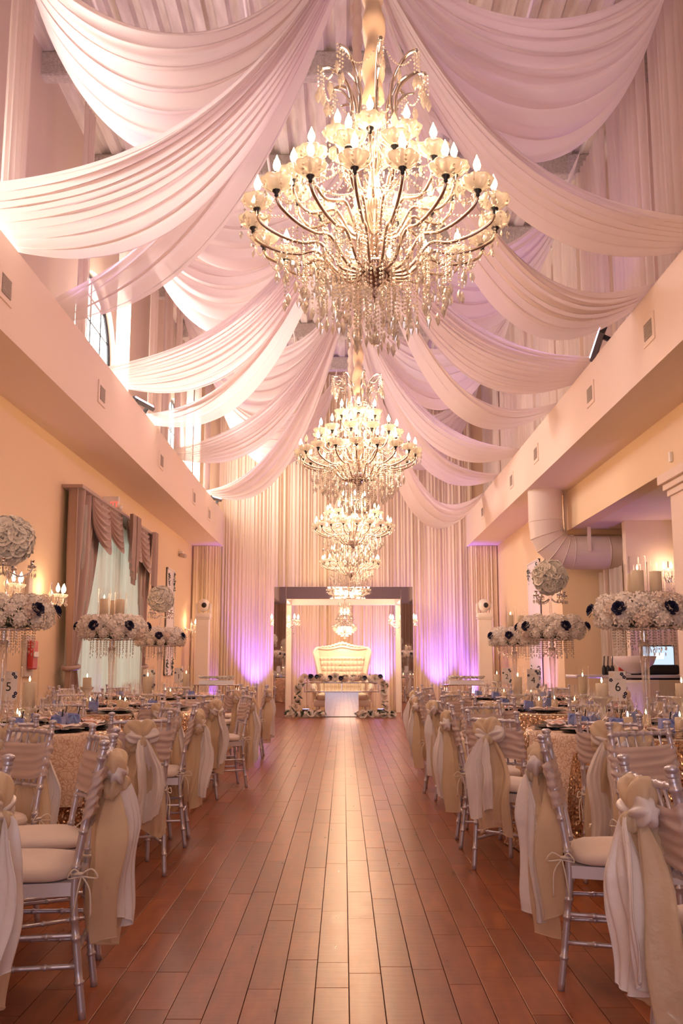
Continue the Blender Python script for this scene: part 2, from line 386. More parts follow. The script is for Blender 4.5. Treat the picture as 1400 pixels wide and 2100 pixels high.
# left lower wall, right walls
struct('wall_left', box(XL-.2, XL, YB, YF, 0, 5.0), M['wall'])
struct('wall_upper_right', box(4.1, 4.3, YB, YF+.1, 4.9, ZC+.1), M['upper'])
struct('wall_right', MB().add(box(XR, XR+.2, 18.1, YF, 0, 5.0)).add(box(XR, XR+.25, YB, 18.1, 3.58, 5.0)), M['wall'])
struct('wall_far', box(-4.3, 8.5, YF, YF+.2, 0, ZC+.2), M['wall'])
struct('wall_back', box(-4.3, 8.5, YB-.2, YB, 0, ZC+.2), mat('lavender_wall', (.46, .38, .50), .7))
d1 = struct('added_door_1', MB().add(bbox(-2.35, -2.2, YB, YB+.12, 0, 3.45, .01)).add(bbox(2.2, 2.35, YB, YB+.12, 0, 3.45, .01)).add(bbox(-2.2, 2.2, YB, YB+.12, 3.3, 3.45, .01)).add(bbox(-.05, .05, YB, YB+.1, 0, 3.3, .01)), M['white'])  # unseen door frame and glowing pane, added to go with the front fill
part('pane', box(-2.2, 2.2, YB+.01, YB+.02, .1, 3.3), emis('fill_pane', (1, .9, .9), .25), d1, False)
# soffits (boxed beams) along both sides
ZB, ZT = 4.28, 5.2
struct('trim_1', box(XL-.1, -3.2, YB, YF, ZB, ZT), M['beam'])
struct('trim_2', box(3.27, 4.2, YB, YF, ZB, 5.14), M['beam'])
# side room on the right
struct('wall_side_room_far', MB().add(box(4.25, 8.5, 18.1, 18.3, 0, 3.57)), M['wall'])
struct('wall_side_room_near', MB().add(box(4.72, 8.5, 16.2, 16.4, 0, 3.7)), M['beam'])
struct('wall_side_room_right', box(8.3, 8.5, YB, 18.3, 0, 3.7), M['wall'])
struct('ceiling_side_room', box(4.30, 8.5, YB, 18.3, 3.58, 3.75), M['beam'])
cl = struct('wall_column', bbox(4.16, 4.9, 10.6, 12.25, 0, 3.36, .01), M['beam'])
mb = MB()
for o_, z0, z1 in ((.03, 3.30, 3.38), (.07, 3.38, 3.46), (.12, 3.46, 3.58)): mb.add(bbox(4.16-o_, 4.9+o_, 10.6-o_, 12.25+o_, z0, z1, .008))
part('capital', mb, M['beam'], cl, False)
cl = struct('wall_column_near', bbox(4.16, 4.9, 4.0, 5.6, 0, 3.36, .01), M['beam'])
struct('baseboard_left', bbox(XL, XL+.02, YB, YF, 0, .14, .004), M['white'])
struct('baseboard_right', bbox(XR-.02, XR, 18.1, YF, 0, .14, .004), M['white'])
# ================================================================== FITTINGS ON THE WALLS
VL = ['left soffit nearest the viewer, cut by the photo edge', 'left soffit, second from the viewer', 'left soffit, third from the viewer', 'left soffit, fourth from the viewer', 'left soffit, farthest of all']
VRr = [s.replace('left', 'right').replace(', cut by the photo edge', '') for s in VL]
vent_me = [MB().add(bbox(-.006, .016, -.19, .19, -.15, .15, .005)).mesh('v1', M['beam'], False),
           MB().add(box(.0165, .018, -.125, .125, -.095, .095)).mesh('v2', M['grilled'], False)]
fin = MB()
for k in range(11): fin.add(box(.018, .026, -.122, .122, -.088+k*.017, -.082+k*.017))
vent_me.append(fin.mesh('v3', M['grille'], False))
for side, pts in ((-1, [(10, 585), (208, 800), (330, 942), (397, 1018), (428, 1055)]), (1, [(1333, 713), (1212, 832), (1100, 948), (1050, 1007), (990, 1063)])):
    for i, (px, py) in enumerate(pts):
        X = -3.2 if side < 0 else 3.27
        p = onX(px, py, X); p.z = 4.72
        t = thing('air_vent', 'square painted air vent on the '+(VL if side < 0 else VRr)[i], 'vent', (X, p.y, p.z), 0 if side < 0 else pi, 'air vents in the soffits')
        obj('frame', vent_me[0], t); obj('recess', vent_me[1], t); obj('louvres', vent_me[2], t)
# linear LED bars lying on the soffit ledges
bar = MB().add(bbox(-.05, .05, -.5, .5, .10, .17, .01)); brk = MB().add(bbox(-.03, .03, -.30, -.26, 0, .12, .004)).add(bbox(-.03, .03, .26, .30, 0, .12, .004))
lens = MB()
for k in range(12): lens.add(sphere((0, -.45+k*.082, .175), .026, 8, 5, .6))
bme = [bar.mesh('b', M['dark'], False), brk.mesh('k', M['dark'], False), lens.mesh('l', M['led'])]
led = [(-1, 75, 545, 0, 'poking out near the top left swag'), (-1, 285, 808, 1, 'with its white lamps showing above the left soffit'), (-1, 380, 943, 0, 'under the fourth left swag'), (-1, 437, 1020, 1, 'at the far end of the left soffit'),
       (1, 1245, 690, 1, 'with a clear row of white lamps above the right soffit'), (1, 1082, 890, 0, 'seen from behind above the right soffit'), (1, 1022, 968, 0, 'at the far end of the right soffit')]
for s, px, py, lit, tx in led:
    X = -3.28 if s < 0 else 3.35; p = onX(px, py, X)
    t = thing('light_bar', 'black stage light bar '+tx, 'stage light', (X, p.y, ZT if s < 0 else 5.14), 0, 'light bars on the soffits')
    t.rotation_euler = (R(-8 if s > 0 else 8), R(-62 if s > 0 else -35)*(1 if lit else -1)*(-1 if s < 0 else 1), 0)
    obj('housing', bme[0], t); obj('bracket', bme[1], t)
    if lit: obj('lamp_row', bme[2], t)
    light('AREA', (X+(.1 if s < 0 else -.1), p.y, 5.45), 14 if s < 0 else 24, (.55, .34, 1), 'bar_lamp', target=(0, p.y+.4, 8.2 if s < 0 else 7.6), shape='RECTANGLE', size=.9, size_y=.08)
for s in (-1, 1):
    for y in (6.5, 11.5):
        light('AREA', (s*3.2, y, 5.45), 12 if s < 0 else 20, (.55, .34, 1), 'bar_lamp', target=(0, y+.5, 8.2), shape='RECTANGLE', size=.9, size_y=.08)
# duct
dp = [(3.62, 17.3, 4.3), (3.62, 17.3, 3.72)]
n = 5; rc = .46; c = (3.62+rc, 3.62)
for k in range(1, n+1):
    a = pi-(pi/2)*k/n; dp.append((c[0]+rc*cos(a), 17.3, c[1]-rc*sin(a)))
dp += [(4.7, 17.3, c[1]-rc), (5.8, 17.3, c[1]-rc)]
dt = thing('air_duct', 'fat painted round duct elbow dropping from the right soffit and turning into the side room', 'duct', (3.62, 17.3, 3.1))
loc0 = Vector((3.62, 17.3, 3.1))
for i in range(len(dp)-1):
    a = Vector(dp[i])-loc0; b = Vector(dp[i+1])-loc0
    # mitred segment: rings in the bisecting planes
    def ring(j):
        p = Vector(dp[j])-loc0
        t1 = (Vector(dp[j])-Vector(dp[j-1])).normalized() if j > 0 else (Vector(dp[1])-Vector(dp[0])).normalized()
        t2 = (Vector(dp[j+1])-Vector(dp[j])).normalized() if j < len(dp)-1 else t1
        t = (t1+t2).normalized(); e1 = Vector((0, 1, 0)); e2 = t.cross(e1); sc = 1/max(.3, t.dot(t1))
        return [p+e1*.3*cos(q)+e2*.3*sc*sin(q) for q in [2*pi*k/28 for k in range(28)]]
    v = ring(i)+ring(i+1); f = [(k, (k+1) % 28, 28+(k+1) % 28, 28+k) for k in range(28)]
    part('duct_section', (v, f), M['duct'], dt)
    if i: part('seam', tube(ring(i)+[ring(i)[0]], .009, 5, False), M['duct'], dt)
for k in range(5):
    x = 4.9-3.62+k*.13; part('seam', tube([(x, .303*cos(q), c[1]-rc-3.1+.303*sin(q)) for q in [2*pi*j/24 for j in range(25)]], .006, 4, False), M['duct'], dt)
part('hanger_strap', box(.66, .72, -.33, -.315, .05, .5), M['beam'], dt, False)
part('pipe', tube([(3.98-3.62, .0, 1.2), (3.98-3.62, .0, .25), (2.0, .1, .22)], .035, 8), M['beam'], dt)
# small devices
def wallbox(name, label, cat, p, d, w_, h, mt, face=1):
    t = tag(part(name, bbox(-d if face < 0 else 0, 0 if face < 0 else d, -w_/2, w_/2, -h/2, h/2, min(d, w_, h)*.2), mt, None, False), label, cat); t.location = p; return t
p = onX(53, 1345, XL); t = thing('fire_alarm_station', 'red fire alarm pull station in a clear cover low on the left wall', 'fire alarm', p)
part('backplate', bbox(0, .05, -.16, .16, -.26, .26, .01), M['grille'], t, False); part('alarm_box', bbox(.05, .12, -.11, .11, -.17, .19, .02), M['red'], t, False)
part('handle', bbox(.12, .14, -.09, .09, -.02, .05, .01), M['white'], t, False)
p = onX(55, 1205, XL); wallbox('thermostat', 'small taupe thermostat box above the wall sconce on the left wall', 'thermostat', p, .05, .16, .26, M['grille'])
p = onX(299, 1242, XL); wallbox('wall_switch', 'small beige switch plate right of the window drapes', 'switch', p, .02, .14, .2, M['white'])
p = onX(367, 1139, XL); t = thing('security_camera', 'small white camera high on the left wall near the far corner', 'camera', p)
part('mount', bbox(0, .1, -.06, .06, -.03, .1, .01), M['white'], t, False); part('camera_body', tube([(.05, -.06, 0), (.18, -.2, -.04)], .05, 12), M['grille'], t)
p = onX(1378, 937, XR); wallbox('motion_sensor', 'small white sensor on the right bulkhead above the column', 'sensor', p, .04, .06, .13, M['white'], -1)
p = onX(212, 1036, XL); t = thing('exit_sign', 'red lit EXIT sign above the window drapes on the left wall', 'exit sign', (XL, p.y, p.z))
part('housing', bbox(.0, .26, -.05, .05, -.14, .14, .01), M['white'], t, False)
part('bracket', bbox(0, .03, -.1, .1, -.1, .1, .005), M['white'], t, False)
def text(s, size, mt, parent, loc, rot, name='lettering', ex=.001):
    cu = bpy.data.curves.new('t', 'FONT'); cu.body = s; cu.size = size; cu.align_x = 'CENTER'; cu.align_y = 'CENTER'; cu.extrude = ex
    to = bpy.data.objects.new('t', cu); col.objects.link(to); bpy.context.view_layer.update()
    me = bpy.data.meshes.new_from_object(to.evaluated_get(bpy.context.evaluated_depsgraph_get())); bpy.data.objects.remove(to)
    me.materials.clear(); me.materials.append(mt); return obj(name, me, parent, loc, rot)
text('EXIT', .13, M['exit'], t, (.13, -.053, 0), (pi/2, 0, 0))
part('heads', MB().add(sphere((.29, -.04, -.05), .045, 10, 6)), M['white'], t)
# framed floral panels (left wall, far end; right wall)
def floralpanel(loc, w_, h, rz, label):
    t = thing('floral_panel', label, 'wall panel', loc, rz)
    part('board', bbox(.0, .03, -w_/2, w_/2, 0, h, .005), M['paper'], t, False)
    fr = MB()
    for a in (-w_/2, w_/2-.03): fr.add(bbox(0, .05, a, a+.03, 0, h, .005))
    for z in (0, h-.03): fr.add(bbox(0, .05, -w_/2, w_/2, z, z+.03, .005))
    part('frame', fr, M['white'], t, False)
    lf = MB(); rg = random.Random(5)
    for k in range(160):
        z = rg.choice((.12, .3, .2, h-.25, h-.4, h-.15))+rg.uniform(-.1, .1); y = rg.choice((-1, 1))*rg.uniform(.25, .46)*w_
        a = rg.uniform(0, 6.3); s = .05; dv = Vector((.02, cos(a)*s, sin(a)*s)); sv = Vector((.01, -sin(a)*s*.35, cos(a)*s*.35)); c0 = Vector((.05, y, z))
        lf.add(([c0, c0+dv*.5+sv, c0+dv, c0+dv*.5-sv], [(0, 1, 2, 3)]))
    part('leaves', lf, M['leaf'], t, False, stuff=True); return t
floralpanel((XL, 22.3, .95), .95, 2.4, 0, 'tall white framed panel with green sprigs on the left wall behind the flower ball')
floralpanel((XR, 20.6, .75), 1.2, 2.6, pi, 'tall cream flower wall panel edged with green leaves on the right wall')
# sconces: candle arms with crystals
def flamebulb(s=1): return lathe([(.006*s, 0), (.013*s, .012*s), (.016*s, .026*s), (.012*s, .042*s), (.005*s, .058*s), (.0008, .07*s)], 8)
bulb_me = MB().add(flamebulb()).mesh('bulb', M['bulb'])
dead_me = MB().add(flamebulb()).mesh('bulb', M['cupglass'])
sleeve_me = MB().add(lathe([(.009, 0), (.009, .052), (.006, .054)], 8)).mesh('candle_sleeve', M['sleeve'])
cup_me = MB().add(lathe([(.012, -.006), (.030, .0), (.052, .020), (.060, .038), (.054, .048), (.048, .044), (.030, .016), (.010, .006)], 32, True, 8, .22)).mesh('bobeche', M['cupglass'])
knob_me = MB().add(lathe([(.004, -.03), (.010, -.022), (.008, -.014), (.018, -.004), (.018, .004), (.008, .008)], 10)).mesh('finial', M['dark'])
kite_me = MB().add(kite(1)).mesh('pendant', M['crystal'], False)
def strand(mb, p, dz, r=.0062, step=.019, sway=0):
    n = max(1, int(dz/step))
    for k in range(n): mb.add(octa((p[0], p[1], p[2]-k*step), r, r*1.2))
    return (p[0], p[1], p[2]-n*step)
def garland(mb, a, b, sag, r=.006, step=.02):
    a = Vector(a); b = Vector(b); n = max(3, int(((b-a).length+sag*1.6)/step))
    for k in range(n+1):
        t = k/n; q = a.lerp(b, t); mb.add(octa((q.x, q.y, q.z-sag*4*t*(1-t)), r, r))
def mini(name, label, cat, loc, n=5, Rr=.22, sc=1.0, wire=0, energy=18, grp=None, face=None):
    t = thing(name, label, cat, loc, 0, grp); cr = MB(); rg = random.Random(int(loc[0]*100)+int(loc[1]*10))
    part('stem', lathe([(.005, -.16), (.03, -.14), (.05, -.10), (.02, -.06), (.012, 0), (.03, .05), (.012, .09), (.01, .2)], 12), M['chrome'], t)
    for k in range(n):
        a = 2*pi*k/n+.3
        if face is not None: a = face+(k-(n-1)/2)*.75
        d = Vector((cos(a), sin(a), 0))
        pts = smoothpath([d*.02+Vector((0, 0, -.08)), d*Rr*.5+Vector((0, 0, -.15)), d*Rr*.95+Vector((0, 0, -.08)), d*Rr+Vector((0, 0, -.01))], 4)
        part('arm', tube(pts, .008, 6), M['chrome'], t)
        obj('bobeche', cup_me, t, d*Rr, (0, 0, 0), .8); obj('candle_sleeve', sleeve_me, t, d*Rr, (0, 0, 0), 1.2); obj('bulb', bulb_me, t, d*Rr+Vector((0, 0, .06)), (0, 0, 0), 1.7)
        for j in range(5):
            q = a+j*2*pi/5; e = strand(cr, d*Rr+Vector((cos(q)*.045, sin(q)*.045, .0)), .05+rg.random()*.05); cr.add(kite(.7), Matrix.Translation(e))
        garland(cr, d*Rr, Vector((cos(a+2*pi/n), sin(a+2*pi/n), 0))*Rr, .08)
    for k in range(16):
        q = k*pi/8; rr_ = Rr*(.3+.4*(k % 2)); e = strand(cr, (cos(q)*rr_, sin(q)*rr_, -.12), .10+rg.random()*.12); cr.add(kite(.7), Matrix.Translation(e))
    part('crystal_drops', cr, M['crystal'], t, False, stuff=True)
    if wire: part('wire', tube([(0, 0, .2), (0, 0, wire)], .004, 5), M['chrome'], t)
    l = light('POINT', (loc[0], loc[1], loc[2]+.12), energy, WARM, 'candle_lamp', shadow_soft_size=.12)
    return t
for px, py, tx in ((12, 1205, 'behind the tall flower ball at the photo edge'), (104, 1225, 'beside the window drapes'), (392, 1285, 'at the far end by the beige side curtain')):
    p = onX(px, py, XL+.16); s = mini('wall_sconce', 'lit crystal sconce on the left wall '+tx, 'wall lamp', p, 3, .17, 1, 0, 6, 'wall sconces on the left wall', face=0)
    part('wall_plate', lathe([(.06, 0), (.05, .02), (0.001, .03)], 14), M['chrome'], s, loc=(-.16, 0, -.05), rot=(0, pi/2, 0))
    part('wall_arm', tube([(-.15, 0, -.05), (0, 0, -.1)], .01, 6), M['chrome'], s)
p = onY(1370, 1176, 16.0); s = mini('wall_sconce', 'small lit crystal sconce on the side room wall beside the right column', 'wall lamp', p, 3, .15, 1, 0, 6, None, face=-pi/2)
part('wall_arm', tube([(0, .2, -.05), (0, 0, -.1)], .01, 6), M['chrome'], s)

# ================================================================== CURTAINS
def curtain(name, label, x0, x1, y, z0, z1, folds, amp, mt, group=None, axis='x', cat='curtain', seed=1, flare=0):
    rg = random.Random(seed); n = folds*8; off = []
    ph = [rg.uniform(0, 6.3) for _ in range(4)]; jit = [rg.uniform(.6, 1.3) for _ in range(folds+2)]
    def fn(u, v):
        q = u*folds; i = int(q); a = jit[i]*(1-(q-i))+jit[i+1]*(q-i)
        d = amp*a*(abs(sin(pi*q+ph[0]+.5*sin(2.1*q)))*1.4-.7+.35*sin(5.3*q+ph[1]+v*.8))*(1+flare*(1-v))
        c = x0+(x1-x0)*u+.012*sin(9*q+v*2); z = z0+(z1-z0)*v
        return (c, y+d, z) if axis == 'x' else (y+d, c, z)
    mb = MB().add(grid(fn, n, 8)); o = obj(name, mb.mesh(name, mt, True)); return tag(o, label, cat, group)
curtain('stage_curtain', 'huge pleated cream curtain covering the far wall from ceiling to floor behind the mirrored arch', -3.35, 3.42, 25.72,   .01, 9.0, 74, .036, M['curtain'], seed=4)
curtain('side_curtain', 'short pleated beige curtain under the left soffit beside the stage curtain', XL+.03, -3.22, 25.45, .01, 4.27, 13, .035, M['curtain'], seed=5)
curtain('side_curtain', 'short pleated beige curtain under the right soffit beside the stage curtain', 3.29, XR-.03, 25.45, .01, 4.27, 13, .035, M['curtain'], seed=6)
curtain('partition_drape', 'tall white fabric drape hanging in the side room under the duct', 4.62, 4.75, 17.3, .02, 2.85, 3, .05, M['sheer'], seed=8)
curtain('partition_drape', 'white gathered drape hanging beside the bar in the side room', 16.5, 17.95, 4.72, .02, 2.85, 9, .07, M['sheer'], axis='y', seed=9)
curtain('back_wall_drape', 'lavender taupe drape beside the added doors behind the viewer', -3.9, -2.5, YB+.15, .02, 4.2, 12, .05, M['taupe'], seed=12)
curtain('back_wall_drape', 'lavender taupe drape on the other side of the added doors', 2.5, 3.95, YB+.15, .02, 4.2, 12, .05, M['taupe'], seed=13)
# voile panels against the upper walls
SL = [(8.0, .6), (9.8, .75), (12.6, .45), (15.05, .75), (17.4, .6), (18.9, .7), (20.3, .5), (21.8, .8), (23.2, .9), (24.8, 1.0)]
for i, (y, w_) in enumerate(SL):
    n_ = ['first', 'second', 'third', 'fourth', 'fifth', 'sixth', 'seventh', 'eighth', 'ninth', 'tenth'][i]
    curtain('voile_panel', 'narrow white voile panel hanging on the left upper wall, %s from the viewer' % n_, y-w_/2, y+w_/2, -3.55, 5.22, 8.85, 5, .05, M['sheer'], 'voile panels on the left upper wall', 'y', 'drape', 20+i)
SR = [(7.6, 2.6), (10.2, 1.5), (12.0, 1.6), (13.8, 1.5), (15.6, 1.6), (17.5, 1.7), (19.5, 1.7), (21.6, 2.0), (24.2, 2.4)]
for i, (y, w_) in enumerate(SR):
    n_ = ['first', 'second', 'third', 'fourth', 'fifth', 'sixth', 'seventh', 'eighth', 'ninth', 'tenth'][i]
    curtain('voile_panel', 'wide blush voile panel hanging on the right upper wall, %s from the viewer' % n_, y-w_/2, y+w_/2, 3.72, 5.15, 8.85, int(6*w_), .05, M['sheer'], 'voile panels on the right upper wall', 'y', 'drape', 40+i)

# ------------------------------------------------------------------ ceiling swags
def swag(label, a, b, s0, s1, wa, wb, spread=.25, pleats=6, da=(0, 1, 0), db=(0, 1, 0), mt='swag', seed=0, lo=False, amp=.05, fold=1.4, pw=1.0):
    rg = random.Random(seed); a = Vector(a); b = Vector(b); da = Vector(da)*wa; db = Vector(db)*wb
    hv = (b-a); hv.z = 0; hv.normalize(); nrm = Vector((-hv.y, hv.x, 0)); ph = rg.uniform(0, 6)
    if nrm.y > 0: nrm = -nrm          # towards the viewer
    jw = [rg.uniform(.55, 1.5) for _ in range(pleats*2+3)]
    def fn(u, s):
        t = u; q = s*pleats; k = 4*t*(1-t); i = int(q*2); fr = q*2-i; am = jw[i]*(1-fr)+jw[i+1]*fr
        p = (a+da*(s-.5)).lerp(b+db*(s-.5), t)
        ss = s+.035*sin(2*pi*q+ph)*k**.3
        p.z -= (s0+(s1-s0)*ss)*k**pw*(1+.18*(1-2*t)*fold)
        e = amp*am*(abs(sin(pi*q+ph+.6*sin(3*t+q)))*1.5-.7+.28*sin(2*pi*q*2.3+ph+1.5*t)*k)*(.25+.75*k**.5)
        p += nrm*(e+spread*(s*(1-s)*4-.3)*k)
        p.z += .35*e
        return p
    mb = MB().add(grid(fn, 44, pleats*16)); o = obj('ceiling_swag', mb.mesh('ceiling_swag', M[mt], True))
    return tag(o, label, 'swag', 'draped ceiling swags'), fn
HZ = 8.55
def hub(i, dx=0): return (CHX+dx, CHY[i] if i < 4 else 23.9, HZ)
def ledge(s, y): return (-3.24, y, 5.24) if s < 0 else (3.31, y, 5.18)
SW = [  # label, hub, end, sag top, sag bottom, width at hub, width at end, seed
 ('broad swag from behind the nearest chandelier down to the left soffit at the photo border', hub(1, -.08), ledge(-1, 8.5), .80, 1.28, .25, 1.35, 9),
 ('narrower swag below it, landing on the left soffit beside the first arched window', hub(1, -.05), ledge(-1, 10.8), .75, 1.15, .3, .75, 4),
 ('wide swag landing on the left soffit right after the first arched window', hub(2, -.08), ledge(-1, 13.5), .72, 1.30, .35, 1.1, 10),
 ('slim cream swag landing on the left soffit beyond the lit light bar', hub(2, -.05), ledge(-1, 15.9), 1.15, 1.4, .25, .8, 4),
 ('swag from the third hub landing beside the fourth left soffit vent', hub(3, -.08), ledge(-1, 18.7), .75, 1.30, .3, 1.0, 8),
 ('farthest left swag ending at the stage end of the soffit', hub(3, -.03), ledge(-1, 22.9), 1.1, 1.7, .25, .5, 5),
 ('broad swag running from behind the nearest chandelier to the right photo border', hub(1, .08), ledge(1, 8.7), .95, 1.28, .35, .7, 7),
 ('swag landing on the right soffit just above the first right light bar', hub(1, .05), ledge(1, 10.2), 1.55, 1.95, .25, .8, 6),
 ('wide swag landing on the right soffit above the second vent', hub(2, .08), ledge(1, 13.0), .90, 1.42, .35, 1.3, 10),
 ('slim swag landing on the right soffit in front of the second right light bar', hub(2, .05), ledge(1, 14.9), 1.5, 1.8, .22, .6, 4),
 ('swag landing on the right soffit beyond the second right light bar', hub(3, .08), ledge(1, 18.2), .95, 1.4, .3, .7, 5),
 ('swag ending on the right soffit beside the farthest right light bar', hub(3, .05), ledge(1, 20.6), 1.25, 1.6, .25, .7, 5),
 ('low hanging swag dipping below the right soffit near the stage curtain', hub(3, .02), ledge(1, 22.6), 2.0, 2.6, .22, .5, 4)]
for i, (lb, a, b, s0, s1, wa, wb, pl) in enumerate(SW): swag(lb, a, b, s0, s1, wa, wb, .28, pl, seed=i*3+1, mt='swag')
US = [
 ('big U shaped swag at the top left of the photo', hub(1, -.3), (-3.45, 9.0, 8.9), 1.35, 2.3, .5, .9, .5, 7, 'swag'),
 ('big U shaped swag at the top right of the photo', hub(1, .3), (3.6, 9.5, 8.8), 1.0, 2.15, .5, .8, .5, 7, 'swag'),
 ('thin see-through swag at the very top right', (.6, 11.2, 8.7), (3.6, 11.4, 8.8), .3, 1.15, .3, .7, .3, 4, 'swag2'),
 ('cream U shaped swag left of the nearest chandelier', hub(2, -.3), (-3.4, 14.0, 8.8), 1.5, 2.5, .4, .8, .45, 6, 'swag'),
 ('violet lit U shaped swag right of the nearest chandelier', hub(2, .3), (3.55, 14.0, 8.8), 1.4, 2.4, .4, .8, .45, 6, 'swag'),
 ('shallow U shaped swag behind the left arms of the nearest chandelier', (.05, 13.2, 8.6), (-3.2, 12.9, 8.8), .9, 1.9, .3, .6, .35, 5, 'swag2'),
 ('U shaped swag in the third row on the left', hub(3, -.3), (-3.4, 18.9, 8.8), 1.3, 2.4, .4, .8, .4, 6, 'swag'),
 ('U shaped swag in the third row on the right', hub(3, .3), (3.55, 18.9, 8.8), 1.3, 2.4, .4, .8, .4, 6, 'swag'),
 ('farthest U shaped swag on the left before the stage curtain', hub(4, -.3), (-3.4, 23.7, 8.8), 1.4, 2.6, .4, .8, .4, 6, 'swag'),
 ('farthest U shaped swag on the right before the stage curtain', hub(4, .3), (3.55, 23.7, 8.8), 1.4, 2.6, .4, .8, .4, 6, 'swag')]
for i, (lb, a, b, s0, s1, wa, wb, sp, pl, mt_) in enumerate(US): swag(lb, a, b, s0, s1, wa, wb, sp, pl, seed=i*5+2, mt=mt_, fold=.0, amp=.06, pw=.72)

# ------------------------------------------------------------------ left window with swagged drapery
Y0, Y1, ZV = 13.55, 18.75, 3.66
wn = struct('window_4', MB().add(bbox(XL-.01, XL+.05, Y0+.5, Y1-.4, .25, 3.45, .01)), M['white'])
for a in (14.2, 15.3, 16.4, 17.4): part('pane', box(XL+.05, XL+.055, a, a+.9, .35, 3.35), M['skysoft'], wn, False)
curtain('window_sheer', 'white sheer curtain glowing pale green across the left window', Y0+.5, Y1-.35, XL+.2, .02, 3.5, 26, .03, M['sheerw'], axis='y', seed=11)
part_t = thing('window_drapery', 'taupe satin drapery with gathered swags, centre jabot and tied side panels on the left window', 'drapes', (XL, (Y0+Y1)/2, 0))
yc = (Y0+Y1)/2
part('cornice_board', bbox(.0, .30, Y0-yc, Y1-yc, ZV, ZV+.05, .01), M['taupe'], part_t, False)
def sidepanel(ya, yb, ytie, wt, seed):
    rg = random.Random(seed); zt = 1.15
    def fn(u, v):
        z = ZV-(ZV-.02)*v; vz = z
        if z > zt: k = ((ZV-z)/(ZV-zt)); k2 = k**2.2; l = ya+(ytie-wt/2-ya)*k2; r = yb+(ytie+wt/2-yb)*k2
        else: k = (zt-z)/zt; k2 = sin(min(1, k*2)*pi/2); l = ytie-wt/2-.10*k2; r = ytie+wt/2+.22*k2
        y = l+(r-l)*u; x = .17+.05*sin(u*6*pi*2+seed)*(.5+.5*abs(z-zt))+.03*sin(u*23+z)
        return (x, y-yc, z)
    part('side_panel', grid(fn, 72, 40), M['taupe'], part_t)
    part('tie_back', tube([(.17+.10*cos(q), ytie-yc+(wt/2+.03)*sin(q), zt+.02*sin(q)) for q in [2*pi*k/20 for k in range(21)]], .035, 6, False), M['taupe'], part_t)
sidepanel(Y0, Y0+1.25, Y0+.25, .32, 1); sidepanel(Y1-1.0, Y1, Y1-.15, .28, 2)
def vswag(ya, yb, dz, seed):
    def fn(u, v):
        y = ya+(yb-ya)*u; k = 4*u*(1-u); rib = .5+.5*cos(v*2*pi*7)
        kk = k**.45; return (.24+.10*k*v+.05*rib*(.25+k**.6), y-yc, ZV+.02-v*dz*(.25+.75*kk)-.10*v*rib*k*.3)
    part('valance_swag', grid(fn, 24, 84), M['taupe'], part_t)
def cascade(ya, yb, za, zb, seed, x=.36):
    def fn(u, v):
        z1 = za+(zb-za)*u; z = ZV+.03-(ZV+.03-z1)*v
        return (x+.035*sin(u*4*pi*2+seed)+.01, ya+(yb-ya)*u+.02*sin(v*5)-yc, z)
    part('jabot', grid(fn, 40, 14), M['taupe'], part_t)
sws = [(Y0+.75, Y0+1.85, .80), (Y0+1.7, Y0+2.7, .68), (Y0+3.1, Y0+4.15, .68), (Y0+4.0, Y0+5.0, .80)]
for i, (a, b, dz) in enumerate(sws): vswag(a, b, dz, i)
cascade(Y0+2.6, Y0+2.9, 2.95, 2.5, 1, .42); cascade(Y0+2.9, Y0+3.2, 2.5, 3.0, 2, .43)
cascade(Y1-.3, Y1-.02, 2.7, 2.2, 4, .36)

# ================================================================== STAGE: arch, throne, table
AX = -.0; AY0, AY1 = 22.6, 25.0
ar = thing('mirrored_arch', 'tall square mirrored arch framing the white love seat at the end of the aisle', 'arch', (0, AY0, 0))
fo = MB(); W0, W1, HT, HI = 1.605, 1.325, 2.97, 2.69
part('mirror_post', bbox(-W0, -W1, 0, .12, 0, HT, .004), M['mirror'], ar, False)
part('mirror_post', bbox(W1, W0, 0, .12, 0, HT, .004), M['mirror'], ar, False)
part('mirror_lintel', bbox(-W1, W1, 0, .12, HI, HT, .004), M['mirror'], ar, False)
bk = AY1-AY0
part('rear_post', bbox(-W0, -W1, bk, bk+.1, 0, HT, .004), M['white'], ar, False, label='plain white rear post')
part('rear_post', bbox(W1, W0, bk, bk+.1, 0, HT, .004), M['white'], ar, False, label='plain white rear post')
part('rear_lintel', bbox(-W1, W1, bk, bk+.1, HI, HT, .004), M['white'], ar, False, label='plain white rear lintel')
for x in (-1, 1): part('top_rail', bbox(min(x*W0, x*W1), max(x*W0, x*W1), .12, bk, HI, HT, .004), M['white'], ar, False)
part('inner_lining', bbox(-W1, -W1+.01, .002, .12, 0, HI, .001), M['white'], ar, False); part('inner_lining', bbox(W1-.01, W1, .002, .12, 0, HI, .001), M['white'], ar, False)
part('top_rail', bbox(-W1, W1, 1.1, 1.35, HI+.1, HT, .004), M['white'], ar, False)
# hanging basket chandelier inside the arch
bc = thing('basket_chandelier', 'small glowing crystal basket chandelier hanging inside the mirrored arch above the love seat', 'chandelier', (.03, 23.82, 1.87))
mb = MB()
for j in range(9):
    z = .0+j*.045; r = .30*sin(min(1, (j+1)/6)*pi/2) if j < 6 else .30-.05*(j-5)
    n = max(6, int(2*pi*r/.045))
    for k in range(n): a = 2*pi*k/n+j; mb.add(octa((r*cos(a), r*sin(a), z), .018, .022))
for k in range(14):
    a = 2*pi*k/14
    for j in range(9): t = j/9; mb.add(octa(((.22-.14*t)*cos(a), (.22-.14*t)*sin(a), .40+.32*t), .013))
for r, z, n in ((.17, .50, 18), (.12, .78, 14), (.15, .80, 14)):
    for k in range(n): a = 2*pi*k/n; e = strand(mb, (r*cos(a), r*sin(a), z), .06, .011, .028); mb.add(kite(.9), Matrix.Translation(e))
mb.add(octa((0, 0, -.05), .03))
